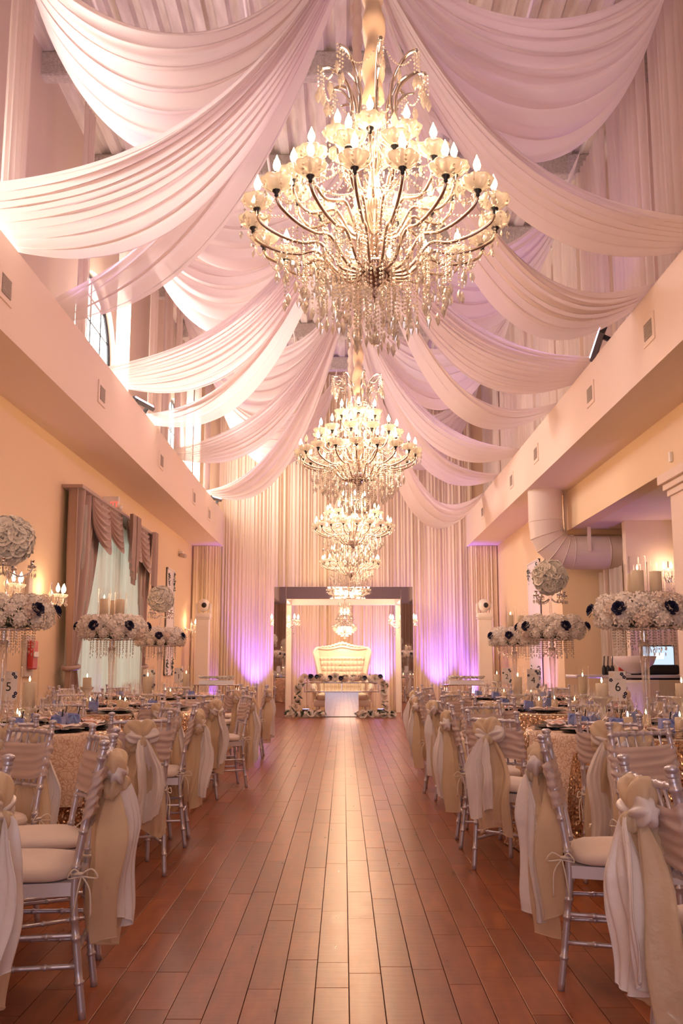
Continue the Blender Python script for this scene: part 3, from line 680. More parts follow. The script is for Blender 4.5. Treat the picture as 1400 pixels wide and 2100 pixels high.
part('crystal_basket', mb, M['crystal'], bc, False, stuff=True)
part('frame', MB().add(lathe([(.285, .22), (.30, .24), (.285, .25)], 24)).add(lathe([(.02, .48), (.17, .5), (.02, .52)], 16)).add(tube([(0, 0, .0), (0, 0, .92)], .012, 8)), M['chrome'], bc)
for k in range(6): a = k*pi/3; obj('bulb', bulb_me, bc, (.14*cos(a), .14*sin(a), .10), (0, 0, 0), 2.2)
for k in range(4): a = k*pi/2; obj('bulb', bulb_me, bc, (.08*cos(a), .08*sin(a), .53), (0, 0, 0), 1.8)
part('canopy', lathe([(.10, .94), (.08, .90), (.01, .88)], 16), M['chrome'], bc)
light('POINT', (.03, 23.82, 2.02), 55, WARM, 'chandelier_lamp', shadow_soft_size=.1)
for x, tx in ((-1.42, 'left'), (1.45, 'right')):
    mini('candle_chandelier', 'small lit candle chandelier with crystals half behind the %s post of the mirrored arch' % tx, 'chandelier', (x, 23.8, 2.22), 6, .33, 1, .47, 60, 'candle chandeliers on the arch')
# love seat
ls = thing('love_seat', 'tall winged white tufted throne love seat with carved crest', 'sofa', (-.03, 23.85, 0))
def backfn(u, v):
    x = (u-.5)*2; z0 = .45; top = 1.57+.055*math.exp(-(x/.28)**2)+.02*math.exp(-((abs(x)-.82)/.12)**2)-.09*max(0, (abs(x)-.9)/.1)**2
    z = z0+(top-z0)*v; hw = .50+.20*v**1.3
    ti = 0
    if z < 1.36 and abs(x) < .85: ti = abs(sin(x*hw*pi/.095))*abs(sin((z-.5)*pi/.13))
    return (x*hw, .30+.10*v-.035*(ti**.5)+.10*(0 if abs(x) < .86 else -1)*(abs(x)-.86)*6, z)
g = grid(backfn, 120, 70); part('backrest', g, M['leather'], ls)
part('back_shell', grid(lambda u, v: (lambda p: (p[0], p[1]+.12, p[2]))(backfn(u, v)), 16, 8), M['leather'], ls)
bt = MB()
for j in range(7):
    for i in range(-6, 7):
        xx = (i+(.5 if j % 2 else 0))*.095
        if abs(xx) < .50: bt.add(sphere((xx, .335+.01*j, .52+j*.13), .012, 6, 4))
part('tufting_buttons', bt, M['leather'], ls, stuff=True)
ed = [backfn(0, v/10) for v in range(11)]+[backfn(u/40, 1) for u in range(1, 41)]+[backfn(1, 1-v/10) for v in range(1, 11)]
part('carved_frame', tube([Vector(p)+Vector((0, 0, 0)) for p in ed], .035, 8), M['white'], ls)
orn = MB(); rg = random.Random(2)
for k in range(46):
    u = .12+.76*k/45; p = Vector(backfn(u, 1)); c0 = 1-abs(u-.5)*2.6
    orn.add(sphere((p.x, p.y-.02, p.z+.015+.03*abs(sin(k*.9))+.05*max(0, c0)), .022+.012*max(0, c0), 7, 5))
part('crest_carving', orn, M['white'], ls, stuff=True)
part('seat_base', bbox(-.68, .68, -.28, .35, .20, .36, .03), M['white'], ls); part('seat_cushion', bbox(-.60, .60, -.30, .32, .35, .50, .05), M['leather'], ls)
for s in (-1, 1):
    part('armrest', tube(smoothpath([(s*.58, .3, .82), (s*.68, .1, .74), (s*.70, -.15, .68), (s*.68, -.30, .60), (s*.62, -.30, .50)], 5), [.06]*21, 10), M['white'], ls)
    part('arm_panel', bbox(s*.66-.05, s*.66+.05, -.22, .3, .3, .7, .03), M['leather'], ls)
    for y in (-.22, .28):
        part('leg', lathe([(.02, 0), (.035, .02), (.022, .07), (.045, .13), (.05, .2)], 10), M['white'], ls, loc=(s*.58, y, 0))
# sweetheart table
st = thing('sweetheart_table', 'mirrored head table with crystal row under its top, in front of the love seat', 'table', (-.03, 23.0, 0))
part('tabletop', bbox(-.87, .87, -.28, .28, .76, .79, .006), M['mirror'], st, False)
part('lower_shelf', bbox(-.85, .85, -.26, .26, .56, .585, .005), M['mirror'], st, False)
for x in (-.86, -.01, .84): part('frame_post', bbox(x-.012, x+.012, -.27, -.245, .56, .78, .003), M['chrome'], st, False)
cr = MB()
for k in range(56):
    x = -.82+k*.0298; strand(cr, (x, -.26, .745), .15, .009, .021)
part('crystal_fringe', cr, M['crystal'], st, False, stuff=True)
part('pedestal', bbox(-.40, .38, -.24, .10, 0.012, .56, .005), M['mirror'], st, False); part('base_plate', bbox(-.42, .40, -.26, .15, 0, .012, .003), M['dark'], st, False)
# flower helpers
def hydrangea(r=.06, n=42, seed=0, mtl='petal'):
    mb = MB(); rg = random.Random(seed)
    for k in range(n):
        z = 1-2*(k+.5)/n; a = k*2.39996; rad = sqrt(max(0, 1-z*z)); nv = Vector((rad*cos(a), rad*sin(a), z)); c0 = nv*r*rg.uniform(.82, 1.06)
        t1 = nv.cross(Vector((.3, .2, 1))).normalized(); t2 = nv.cross(t1); a0 = rg.uniform(0, 6.3); s = r*.36
        for j in range(4):
            q = a0+j*pi/2; d = t1*cos(q)+t2*sin(q); e = t1*cos(q+pi/2)+t2*sin(q+pi/2)
            mb.add(([c0, c0+d*s*.6+e*s*.42+nv*s*.15, c0+d*s*1.05+nv*s*rg.uniform(.1, .5), c0+d*s*.6-e*s*.42+nv*s*.15], [(0, 1, 2, 3)]))
    mb.add(sphere((0, 0, 0), r*.78, 8, 6)); return mb.mesh('blossom', M[mtl], False)
def rose(r=.035, seed=0, mtl='rosep', open_=1.0):
    mb = MB(); rg = random.Random(seed)
    for ring_, (n, ra, tilt) in enumerate(((2, .18, .1), (3, .36, .25), (5, .62, .5), (6, .9, .85))):
        for k in range(n):
            q = 2*pi*k/n+ring_*.7; w_ = pi/n*1.35
            def fn(u, v): a = q+(u-.5)*2*w_; rr_ = r*ra*(.55+.45*v+tilt*v*v*.55*open_); return (rr_*cos(a), rr_*sin(a), r*(.95-ra*.35)*(v*1.1-.25)*(1-.25*(2*u-1)**2)+.002*sin(a*5))
            mb.add(grid(fn, 4, 3))
    return mb.mesh('rose', M[mtl], True)
def navyflower():
    mb = MB(); rg = random.Random(4)
    for k in range(26):
        a = k*2.4; el = .1+1.35*k/26; nv = Vector((cos(a)*cos(el), sin(a)*cos(el), sin(el))); t1 = nv.cross(Vector((.1, .3, 1))).normalized(); t2 = nv.cross(t1); c0 = nv*.02; s = .025*(1.35-.5*k/26)
        c1 = c0+nv*s*.9; mb.add(([c0, c1+t1*s*.95, c1+nv*s*.5+t1*s*.5, c1+nv*s*.62-t2*.006, c1+nv*s*.4-t1*s*.6, c1-t1*s*.95], [(0, 1, 2, 3, 4, 5)]), None)
    return mb.mesh('navy_blossom', M['navy'], False)
HYD = [hydrangea(.062, 42, i, 'petal') for i in range(3)]+[hydrangea(.062, 42, 7, 'petal2')]
ROSE = [rose(.042, i) for i in range(2)]; NAVY = navyflower(); PEONY = rose(.075, 6, 'petal'); PEONY2 = rose(.07, 8, 'petal2')
def nrot(nv): return Vector(nv).to_track_quat('Z', 'Y').to_euler()
leafq = MB()
for k in range(7):
    a = -.9+k*.3; d = Vector((sin(a), cos(a), .15)); e = Vector((cos(a), -sin(a), 0)); leafq.add(([Vector((0, 0, 0)), d*.05+e*.014, d*.11, d*.05-e*.014], [(0, 1, 2, 3)]))
LEAF = leafq.mesh('leaf_spray', M['leaf'], False)
# garlands round the head table
def flowerrun(root, pts, step, rg, leafp=.5, navyp=.1, size=.8, wob=.03, density=1):
    P = smoothpath(pts, 6); L_ = 0; last = P[0]
    acc = 0
    for i in range(1, len(P)):
        seg = (P[i]-P[i-1]).length; acc += seg
        while acc >= step:
            acc -= step; c0 = P[i]+Vector((rg.uniform(-wob, wob), rg.uniform(-wob, wob), rg.uniform(-wob, wob)*.6))
            r_ = rg.random(); nv = Vector((rg.uniform(-.5, .5), -1, rg.uniform(.1, .9)))
            if r_ < navyp: obj('navy_blossom', NAVY, root, c0+Vector((0, -.06, .03)), nrot(nv), size*.9)
            else: obj('blossom', rg.choice([PEONY, HYD[0], PEONY2, HYD[3], HYD[1]]), root, c0, nrot(nv), size*rg.uniform(1.0, 1.25))
            if rg.random() < leafp: obj('leaf_spray', LEAF, root, c0+Vector((0, -.02, 0)), (rg.uniform(-.6, 1.5), rg.uniform(-1, 1), rg.uniform(0, 6.3)), 1.1)
rg = random.Random(12)
gl = thing('table_garland', 'white flower garland with navy blooms along the head table top and down its sides', 'garland', (-.03, 22.9, 0))
flowerrun(gl, [(-.92, -.1, .86), (-.4, -.12, .87), (.1, -.12, .87), (.85, -.1, .86)], .05, rg, .25, .12, 1.0, .045)
flowerrun(gl, [(-.90, -.2, .84), (-1.0, -.22, .65), (-1.02, -.24, .45), (-1.06, -.26, .25), (-1.16, -.28, .10)], .055, rg, .9, .0, .8, .035)
flowerrun(gl, [(.88, -.2, .84), (.97, -.22, .65), (.98, -.24, .4), (1.0, -.26, .2), (1.05, -.28, .10)], .055, rg, .9, .0, .8, .035)
gl = thing('floor_garland', 'white flower and leaf garland on the floor left of the mirrored pedestal', 'garland', (-.9, 22.6, 0))
flowerrun(gl, [(-.45, .0, .07), (-.2, -.06, .08), (.1, -.08, .07), (.42, -.04, .07)], .055, rg, 1.0, 0, .85, .04)
gl = thing('floor_garland', 'white flower and leaf garland on the floor right of the mirrored pedestal', 'garland', (.7, 22.6, 0))
flowerrun(gl, [(-.45, -.1, .07), (-.2, -.06, .08), (.1, -.06, .07), (.42, 0, .07)], .055, rg, 1.0, 0, .85, .04)
for k, x in enumerate((-.62, -.74, -.86, .42, .56, .70, .80)):
    v_ = tag(part('candle_glass', lathe([(.045, 0), (.045, .16+.05*(k % 3))], 14), M['glass'], None), 'clear candle glass on the floor, %s of the mirrored pedestal' % ['third to the left', 'second to the left', 'directly left', 'directly right', 'second to the right', 'third to the right', 'farthest right'][{0:2,1:1,2:0}.get(k, k)], 'candle holder', 'candle glasses under the head table'); v_.location = (x, 22.95-.1*(k % 2), 0.001)
    part('candle', lathe([(.001, .002), (.03, .002), (.03, .10), (.001, .10)], 12), M['wax'], v_)
# white display tables with flowers either side
for s, px, tx in ((-1, 448, 'left'), (1, 952, 'right')):
    X = onZ(px, 1397, .85).x; Yt = 18.6; X = (px-704)*Yt/2000
    t = thing('display_table', 'small mirrored table with crystal fringe at the far %s side of the aisle' % tx, 'table', (X, Yt, 0), 0, 'display tables')
    part('tabletop', bbox(-.42, .42, -.25, .25, .80, .82, .004), M['mirror'], t, False)
    for x in (-.38, .38):
        for y in (-.2, .2): part('leg', tube([(x, y, 0), (x, y, .8)], .014, 8), M['chrome'], t)
    c2 = MB()
    for k in range(26): strand(c2, (-.38+k*.03, -.24, .78), .10, .009, .02)
    part('crystal_fringe', c2, M['crystal'], t, False, stuff=True)
    f = thing('flower_box', 'low box of creamy yellow roses on the small display table at the far %s' % tx, 'flowers', (X, Yt, .82), 0, 'flower boxes')
    part('box', bbox(-.32, .32, -.12, .12, 0, .08, .005), M['paper'], f, False)
    for i in range(9):
        for j in range(3): obj('rose', ROSE[(i+j) % 2], f, (-.29+i*.072, -.08+j*.08, .11+rg.uniform(0, .02)), (rg.uniform(-.3, .3), rg.uniform(-.3, .3), rg.uniform(0, 6)), 1.15)
# moving heads on towers
for s, px, tx in ((-1, 418, 'left'), (1, 991, 'right')):
    Yt = 24.3; X = (px-704)*Yt/2000
    t = thing('light_tower', 'slim white box tower standing by the %s side curtain' % tx, 'tower', (X, Yt, 0), 0, 'light towers')
    part('shaft', bbox(-.16, .16, -.16, .16, 0.04, 2.30, .01), M['white'], t, False); part('foot', bbox(-.24, .24, -.24, .24, 0, .04, .008), M['white'], t, False); part('cap', bbox(-.18, .18, -.18, .18, 2.30, 2.33, .005), M['white'], t, False)
    h = thing('moving_head_light', 'white moving head stage light on the %s tower' % tx, 'stage light', (X, Yt, 2.33), 0, 'moving heads')
    part('base', bbox(-.19, .19, -.15, .15, .0, .12, .03), M['white'], h)
    for q in (-1, 1): part('yoke_arm', bbox(q*.17-.025, q*.17+.025, -.06, .06, .10, .36, .015), M['white'], h)
    part('head', sphere((0, 0, .31), .155, 18, 12, 1.05), M['white'], h); part('lens', lathe([(.065, 0), (.06, .03), (.001, .035)], 16), M['dark'], h, loc=(.03, -.135, .31), rot=(pi/2, 0, 0))
# uplight fixtures on the floor
for x, tx in ((-2.3, 'left of the mirrored arch'), (2.45, 'right of the mirrored arch'), (.95, 'right of the love seat'), (-.95, 'left of the love seat')):
    t = thing('uplight', 'small round violet up-light on the floor '+tx, 'stage light', (x, 25.15, 0), 0, 'violet up-lights')
    part('can', lathe([(.08, 0), (.09, .02), (.09, .08)], 16), M['dark'], t); part('lens', lathe([(.001, .082), (.085, .081), (.09, .07)], 16), M['uv'], t)
# bar / DJ counter in the side room opening
Yb = 14.0
b0 = onY(1172, 1384, Yb).x; 
bt_ = thing('dj_counter', 'dark counter with silver edge and mirrored front seen behind the number 6 card', 'counter', ((b0+5.4)/2, Yb, 0))
hw = (5.4-b0)/2
part('counter_top', bbox(-hw, hw, -.3, .4, 1.0, 1.045, .01), M['silver'], bt_, False)
part('mirrored_front', bbox(-hw+.75, hw, -.2, -.17, .05, .98, .004), M['mirror'], bt_, False); part('body', bbox(-hw+.8, hw, -.165, .3, 0.0, .995, .01), M['dark'], bt_, False)
for x in (-hw+.1,): part('leg', tube([(x, -.1, 0), (x, -.1, 1.0)], .02, 8), M['silver'], bt_)
cx, cyy = (b0+5.4)/2, Yb
p = onY(1348, 1332, Yb+.15); mo = thing('monitor', 'flat screen glowing pale blue on the counter beside the right column', 'monitor', (p.x, p.y, 1.045))
part('bezel', bbox(-.235, .235, -.015, .02, .10, .42, .01), M['dark'], mo, False); part('screen', box(-.22, .22, -.017, -.016, .12, .40), M['screen'], mo, False)
part('dialog_box', box(-.06, .08, -.0185, -.0175, .22, .31), M['screen2'], mo, False); part('stand', bbox(-.04, .04, 0, .05, .0, .12, .005), M['dark'], mo, False); part('foot', bbox(-.12, .12, -.06, .1, 0, .012, .004), M['dark'], mo, False)
p = onY(1350, 1370, Yb-.05); mx_ = tag(part('mixer', bbox(-.42, .3, -.15, .2, 0, .14, .03), M['dark'], None), 'black sound mixer lying below the monitor', 'audio mixer'); mx_.location = (p.x, Yb+.1, 1.046)
p = onY(1306, 1350, Yb-.1); bw = tag(part('wide_bowl', lathe([(.05, 0), (.12, .01), (.27, .14), (.31, .24), (.30, .245), (.255, .14), (.10, .02), (.001, .018)], 28), M['napkin'], None), 'large shallow pale bowl standing on the counter', 'bowl'); bw.location = (p.x-.05, Yb-.1, 1.06)
part('bowl_stand', lathe([(.06, -.014), (.05, .01)], 16), M['dark'], bw)
for px_, tx in ((1238, 'leftmost of the three'), (1246, 'middle of the three'), (1255, 'rightmost of the three')):
    p = onY(px_, 1370, Yb-.15); m_ = thing('wireless_microphone', 'small black round handset with a stub aerial on the counter, %s' % tx, 'microphone', (p.x, Yb-.15, 1.046))
    part('body', lathe([(.025, 0), (.032, .02), (.030, .10), (.018, .13)], 12), M['dark'], m_); part('aerial', tube([(0, 0, .12), (.01, 0, .26)], .008, 6), M['dark'], m_)
p = onY(1272, 1365, Yb-.1); m_ = thing('booklet_stack', 'red capped box leaning against white boards on the counter', 'box', (p.x, Yb-.1, 1.046))
part('box', bbox(-.03, .05, -.03, .03, 0, .2, .004), M['red'], m_, False); part('cap', bbox(-.04, .06, -.035, .035, .2, .24, .004), M['dark'], m_, False); part('board', bbox(.06, .12, -.04, .04, 0, .19, .003), M['paper'], m_, False, rot=(0, .35, 0))
t = thing('led_column', 'white glowing panel lit violet and blue beside the counter', 'light column', (onY(1295, 1400, Yb-.6).x, Yb-.6, 0))
part('fabric_column', bbox(-.17, .17, -.12, .12, .02, .98, .04), M['white'], t); part('foot', bbox(-.2, .2, -.15, .15, 0, .02, .005), M['white'], t)
light('SPOT', (onY(1295, 1400, Yb-.6).x, Yb-1.1, .06), 14, VIOLET, 'uplight_lamp', target=(onY(1295, 1400, Yb-.6).x, Yb-.6, .8), spot_size=R(60), spot_blend=1)
# ================================================================== CRYSTAL CHANDELIERS
def arm_path(r0, z0, r1, z1, dip):
    return smoothpath([(r0, 0, z0), (r0+(r1-r0)*.2, 0, z0+.01), (r0+(r1-r0)*.40, 0, z0+.11), (r0+(r1-r0)*.58, 0, z0+.10), (r0+(r1-r0)*.78, 0, z1-dip*1.25), (r0+(r1-r0)*.95, 0, z1-dip*.8), (r1, 0, z1-.035)], 4)
TIER = [(.545, -.19, 18, .09, .06, -.42), (.37, .0, 12, .12, .04, -.24), (.18, .19, 6, .10, .03, -.06)]
M['armm'] = mat('arm_chrome', (.66, .56, .50), .2, .9)
arm_me = []
for (r, z, n, dip, r0, z0) in TIER:
    arm_me.append(MB().add(tube(arm_path(r0, z0, r, z, dip), .0075, 8)).mesh('arm', M['armm']))
crown_me = MB().add(tube(smoothpath([(.05, 0, .12), (.11, 0, .26), (.10, 0, .38), (.12, 0, .50), (.19, 0, .575), (.245, 0, .575)], 4), .009, 8)).add(
    tube(smoothpath([(.10, 0, .40), (.14, 0, .46), (.19, 0, .475)], 4), .006, 6)).mesh('crown_arm', M['chrome'])
bowl_me = MB().add(lathe([(.001, -.53), (.010, -.525), (.014, -.50), (.006, -.49), (.02, -.475), (.055, -.44), (.072, -.40), (.075, -.37), (.062, -.36), (.001, -.355)], 24)).mesh('bowl', mat('dark_chrome', (.42, .34, .36), .12, 1))
core_me = MB().add(lathe([(.02, -.36), (.018, -.2), (.035, -.16), (.05, -.10), (.03, -.02), (.022, .06), (.04, .12), (.05, .16), (.025, .22), (.02, .45), (.03, .5)], 16)).mesh('central_column', M['armm'])
def ruched(z0, z1, r=.045):
    def fn(u, v): a = 2*pi*u; z = z0+(z1-z0)*v; rr_ = r*(1+.22*sin(z*34+2*sin(a))+.10*sin(3*a+z*11)); return (rr_*cos(a), rr_*sin(a), z)
    return grid(fn, 16, int((z1-z0)*40), True)
slv_me = MB().add(ruched(.42, 9.2-CHZ)).mesh('chain_sleeve', sheer('ruched_satin', (.85, .68, .52), .1, 0, .5, 0, 0))
def crystals(seed, detail):
    rg = random.Random(seed); mb = MB(); pend = []
    for ti, (r, z, n, dip, r0, z0) in enumerate(TIER):
        for k in range(n):
            a = 2*pi*k/n+ti*.2; d = Vector((cos(a), sin(a), 0)); a2 = a+2*pi/n; d2 = Vector((cos(a2), sin(a2), 0))
            garland(mb, d*r+Vector((0, 0, z-.02)), d2*r+Vector((0, 0, z-.02)), .07+.02*ti)
            for j in range(5):
                q = a+2*pi*j/5; p = d*r+Vector((cos(q)*.056, sin(q)*.056, z+.02)); e = strand(mb, p, .045+.03*rg.random()); pend.append((e, .62, q))
            if ti < 2:
                for fr, ln in ((.80, .10), (.62, .16), (.45, .12)):
                    p = d*(r*fr)+Vector((0, 0, z-dip-.02-.02*(1-fr))); e = strand(mb, p, ln+rg.random()*.09); pend.append((e, .95, a))
            garland(mb, d*r+Vector((0, 0, z-.03)), Vector((cos(a)*.08, sin(a)*.08, z+.16)), .05)
    for r, z, n, ln in ((.09, -.42, 16, .26), (.16, -.38, 20, .26), (.24, -.36, 24, .20), (.32, -.32, 28, .20), (.40, -.28, 28, .14)):
        for k in range(n):
            a = 2*pi*k/n+r*9; e = strand(mb, (r*cos(a), r*sin(a), z), ln+rg.uniform(-.05, .06)); pend.append((e, 1.0, a))
    for k in range(8):
        a = 2*pi*k/8+.1; a2 = a+pi/4; tip = Vector((cos(a)*.245, sin(a)*.245, .575)); tip2 = Vector((cos(a2)*.245, sin(a2)*.245, .575))
        garland(mb, tip, tip2, .10); pend.append(((tip+tip2)/2-Vector((0, 0, .11)), 1.3, a+pi/8))
        for dx in (0, .012, -.012):
            e = strand(mb, tip+Vector((dx, dx, 0)), .08+.06*rg.random()); pend.append((e, 1.1, a))
        for rr_, zz in ((.10, .39), (.16, .30)):
            p = Vector((cos(a)*rr_, sin(a)*rr_, zz)); q = Vector((cos(a2)*rr_, sin(a2)*rr_, zz)); garland(mb, p, q, .07); pend.append(((p+q)/2-Vector((0, 0, .08)), 1.1, a))
    return mb, pend
mb, pend = crystals(3, 1)
strand_me = mb.mesh('bead_strands', M['crystal'], False)
pall = MB()
for e, s, a in pend: pall.add(kite(s), Matrix.Translation(e) @ Matrix.Rotation(a, 4, 'Z'))
pall_me = pall.mesh('pendants', M['crystal'], False)
rgp = random.Random(1); big = sorted(pend, key=lambda q: -q[1]+rgp.random()*.2)[:290]; rest = [q for q in pend if q not in big]
prest = MB()
for e, s, a in rest: prest.add(kite(s), Matrix.Translation(e) @ Matrix.Rotation(a, 4, 'Z'))
ball_me = MB().add(sphere((0, 0, 0), .028, 12, 8)).mesh('crystal_ball', M['crystal'], False)
NM = ['nearest and largest', 'second', 'third', 'fourth and farthest']
for i, y in enumerate(CHY):
    t = thing('crystal_chandelier', 'tiered crystal candle chandelier over the aisle, %s from the viewer' % NM[i], 'chandelier', (CHX, y, CHZ), .13*i, 'crystal chandeliers over the aisle')
    obj('bowl', bowl_me, t); obj('central_column', core_me, t); obj('chain_sleeve', slv_me, t)
    for ti, (r, z, n, dip, r0, z0) in enumerate(TIER):
        for k in range(n):
            a = 2*pi*k/n+ti*.2; p = (r*cos(a), r*sin(a), z)
            am = obj('arm', arm_me[ti], t, (0, 0, 0), (0, 0, a)); obj('bobeche', cup_me, am, (r, 0, z)); obj('cup_finial', knob_me, am, (r, 0, z-.006))
            obj('candle_sleeve', sleeve_me, am, (r, 0, z+.02), (0, 0, 0), (1, 1, 1.15))
            dead = (i == 0 and (ti, k) in ((0, 1), (1, 9))) or (i == 1 and (ti, k) == (0, 10))
            obj('bulb', dead_me if dead else bulb_me, am, (r, 0, z+.08), (0, 0, 0), 1.05, 'unlit clear bulb' if dead else None)
    for k in range(8): obj('crown_arm', crown_me, t, (0, 0, 0), (0, 0, 2*pi*k/8+.1))
    o = obj('bead_strands', strand_me, t); o['kind'] = 'stuff'
    if i == 0:
        for e, s, a in big: obj('pendant', kite_me, t, e, (0, 0, a), s)
        o = obj('small_pendants', prest.mesh('small_pendants', M['crystal'], False), t); o['kind'] = 'stuff'
    else: o = obj('pendants', pall_me, t); o['kind'] = 'stuff'
    obj('crystal_ball', ball_me, t, (0, 0, -.72)); part('ball_chain', tube([(0, 0, -.53), (0, 0, -.70)], .003, 4), M['chrome'], t)
    light('POINT', (CHX, y, CHZ+.12), CH_ENERGY*(1, 1, 1.15, 1.3)[i], WARM, 'chandelier_lamp', shadow_soft_size=.42)

# ================================================================== CHIAVARI CHAIRS
def ybk(z): return 0 if z < .45 else -.085*((z-.45)/.45)**1.25
def bamboo(pts, r, knots, n=9):
    P = smoothpath(pts, 5); out = []; rs = []
    L_ = [0]
    for i in range(1, len(P)): L_.append(L_[-1]+(P[i]-P[i-1]).length)
    T = L_[-1]; ks = [k*T for k in knots]; samp = sorted(set([x for x in L_]+[y for k in ks for y in (k-.007, k-.004, k+.004, k+.007)]))
    for s in samp:
        if s < 0 or s > T: continue
        j = 0
        while j < len(L_)-2 and L_[j+1] < s: j += 1
        f = (s-L_[j])/max(1e-6, L_[j+1]-L_[j]); out.append(P[j].lerp(P[j+1], f)); rs.append(r*(1.28 if any(abs(s-k) < .0055 for k in ks) else 1))
    return tube(out, rs, n)
def post(sx):
    mb = MB().add(bamboo([(sx*.172, -.045, 0), (sx*.172, -.02, .2), (sx*.172, 0, .42), (sx*.17, ybk(.6), .6), (sx*.168, ybk(.78), .78), (sx*.167, ybk(.895), .895)], .0135, (.13, .29, .36, .55, .68, .80, .96)))
    mb.add(lathe([(.014, 0), (.018, .004), (.013, .010), (.015, .014), (.020, .020), (.019, .028), (.010, .033), (.001, .034)], 12), Matrix.Translation((sx*.167, ybk(.895), .890)))
    return mb.mesh('back_post', M['silver'])
C = {}
C['post'] = [post(-1), post(1)]
C['leg'] = [MB().add(bamboo([(s*.195, .40, 0), (s*.19, .395, .22), (s*.185, .385, .43)], .0135, (.3, .55, .9))).mesh('front_leg', M['silver']) for s in (-1, 1)]
C['frame'] = MB().add(([(-.18, -.01, .40), (.18, -.01, .40), (.20, .41, .40), (-.20, .41, .40), (-.18, -.01, .445), (.18, -.01, .445), (.20, .41, .445), (-.20, .41, .445)], [(0, 3, 2, 1), (4, 5, 6, 7), (0, 1, 5, 4), (1, 2, 6, 5), (2, 3, 7, 6), (3, 0, 4, 7)])).mesh('seat_frame', mat('seat_frame_silver', (.72, .70, .76), .35, .4), False)
def cushfn(u, v):
    a = 2*pi*u; e = lambda c, p: (abs(c)**p)*(1 if c > 0 else -1)
    prof = [(0.001, .447), (.85, .447), (.98, .456), (1.0, .472), (.97, .490), (.80, .502), (.4, .508), (.001, .509)]
    k = v*(len(prof)-1); i = min(int(k), len(prof)-2); f = k-i; r = prof[i][0]*(1-f)+prof[i+1][0]*f; z = prof[i][1]*(1-f)+prof[i+1][1]*f
    return (.205*r*e(cos(a), .55), .205+.205*r*e(sin(a), .55), z+.004*sin(a*3)*r)
C['cush'] = MB().add(grid(cushfn, 36, 14, True)).mesh('seat_cushion', M['cush'])
zr = .865
C['rail'] = MB().add(bamboo([(-.167, ybk(zr), zr), (0, ybk(zr)-.012, zr), (.167, ybk(zr), zr)], .0105, (.14, .28, .42, .58, .72, .86), 8)).mesh('top_rail', M['silver'])
C['rail2'] = MB().add(bamboo([(-.17, ybk(.62), .62), (0, ybk(.62)-.008, .62), (.17, ybk(.62), .62)], .009, (.2, .4, .6, .8), 8)).mesh('lower_rail', M['silver'])
sp = MB()
for k in range(6): x = -.12+k*.048; sp.add(tube([(x, ybk(.62)-.006, .62), (x, ybk(zr)-.010, zr)], .006, 6))
C['spin'] = sp.mesh('spindles', M['silver'])
st_ = MB()
for z in (.17, .27):
    for s in (-1, 1): st_.add(bamboo([(s*.172, -.02, z), (s*.185, .2, z), (s*.193, .397, z)], .0085, (.25, .5, .75), 7))
for z in (.22,): st_.add(bamboo([(-.172, -.02, z), (0, -.02, z), (.172, -.02, z)], .0085, (.25, .5, .75), 7))
st_.add(bamboo([(-.192, .397, .31), (0, .397, .31), (.192, .397, .31)], .0085, (.25, .5, .75), 7))
C['stretch'] = st_.mesh('stretchers', M['silver'])
def bandfn(u, v, seed=0):
    a = 2*pi*u; e = lambda c, p: (abs(c)**p)*(1 if c > 0 else -1); z = .655+.165*v+.012*sin(a*2+seed)
    wr = .004*sin(v*30+3*sin(a+seed))+.003*sin(v*17+5*cos(a))
    return ((.190+wr)*e(cos(a), .35), ybk(z)-.004+(.021+wr)*e(sin(a), .5), z)
C['band'] = [MB().add(grid(lambda u, v: bandfn(u, v, s), 56, 22, True)).mesh('sash_band', M['band']) for s in (0, 1, 2)]
def tail(seed, w0, w1, z1, yo, xo, mt, nf=4):
    rg = random.Random(seed); ph = rg.uniform(0, 6); lean = rg.uniform(-.03, .03); z0 = .77
    def fn(u, v):
        z = z0-(z0-z1)*v+.035*sin(u*4+ph)*v; k = min(1, v*3)**.7; w_ = (w0+(w1-w0)*min(1, v*2.4)**.7)*(1-.35*max(0, v-.8))
        x = xo*min(1, v*3)+lean*v+(u-.5)*w_+.010*sin(v*7+ph)
        y = -.115-yo-.015*k+.03*v
        return (x, y+.040*sin(u*2*pi*nf*.4+ph+v*.8)*k+.014*sin(u*17+ph+2*v)*k+.006*sin(u*41+ph+3*v)*k+.008*sin(v*9+u*6), z)
    mb = MB().add(grid(fn, 48, 26))
    hem = [fn(0, i/26) for i in range(3, 27)]+[fn(i/48, 1) for i in range(1, 49)]+[fn(1, 1-i/26) for i in range(1, 24)]
    return mb.add(tube(hem, .0022, 4)).mesh('sash_tail', M[mt])
def puff(seed, c, rx, ry, rz_, ang, nf=6):
    rg = random.Random(seed); ph = rg.uniform(0, 6); ca_, sa = cos(ang), sin(ang)
    def fn(u, v):
        a = 2*pi*u; t = v; ax = (1-cos(t*pi))/2                      # ax: away from the knot
        rr_ = (sin(t*pi)**.7+.02)*(1+.20*sin(nf*a+ph)*sin(t*pi)+.10*sin(2*a+ph+3*t))
        x = ax*2*rx; y = ry*rr_*cos(a); z = rz_*rr_*sin(a)
        return (c[0]+x*ca_-z*sa, c[1]+y, c[2]+x*sa+z*ca_)
    return grid(fn, 36, 12, True)
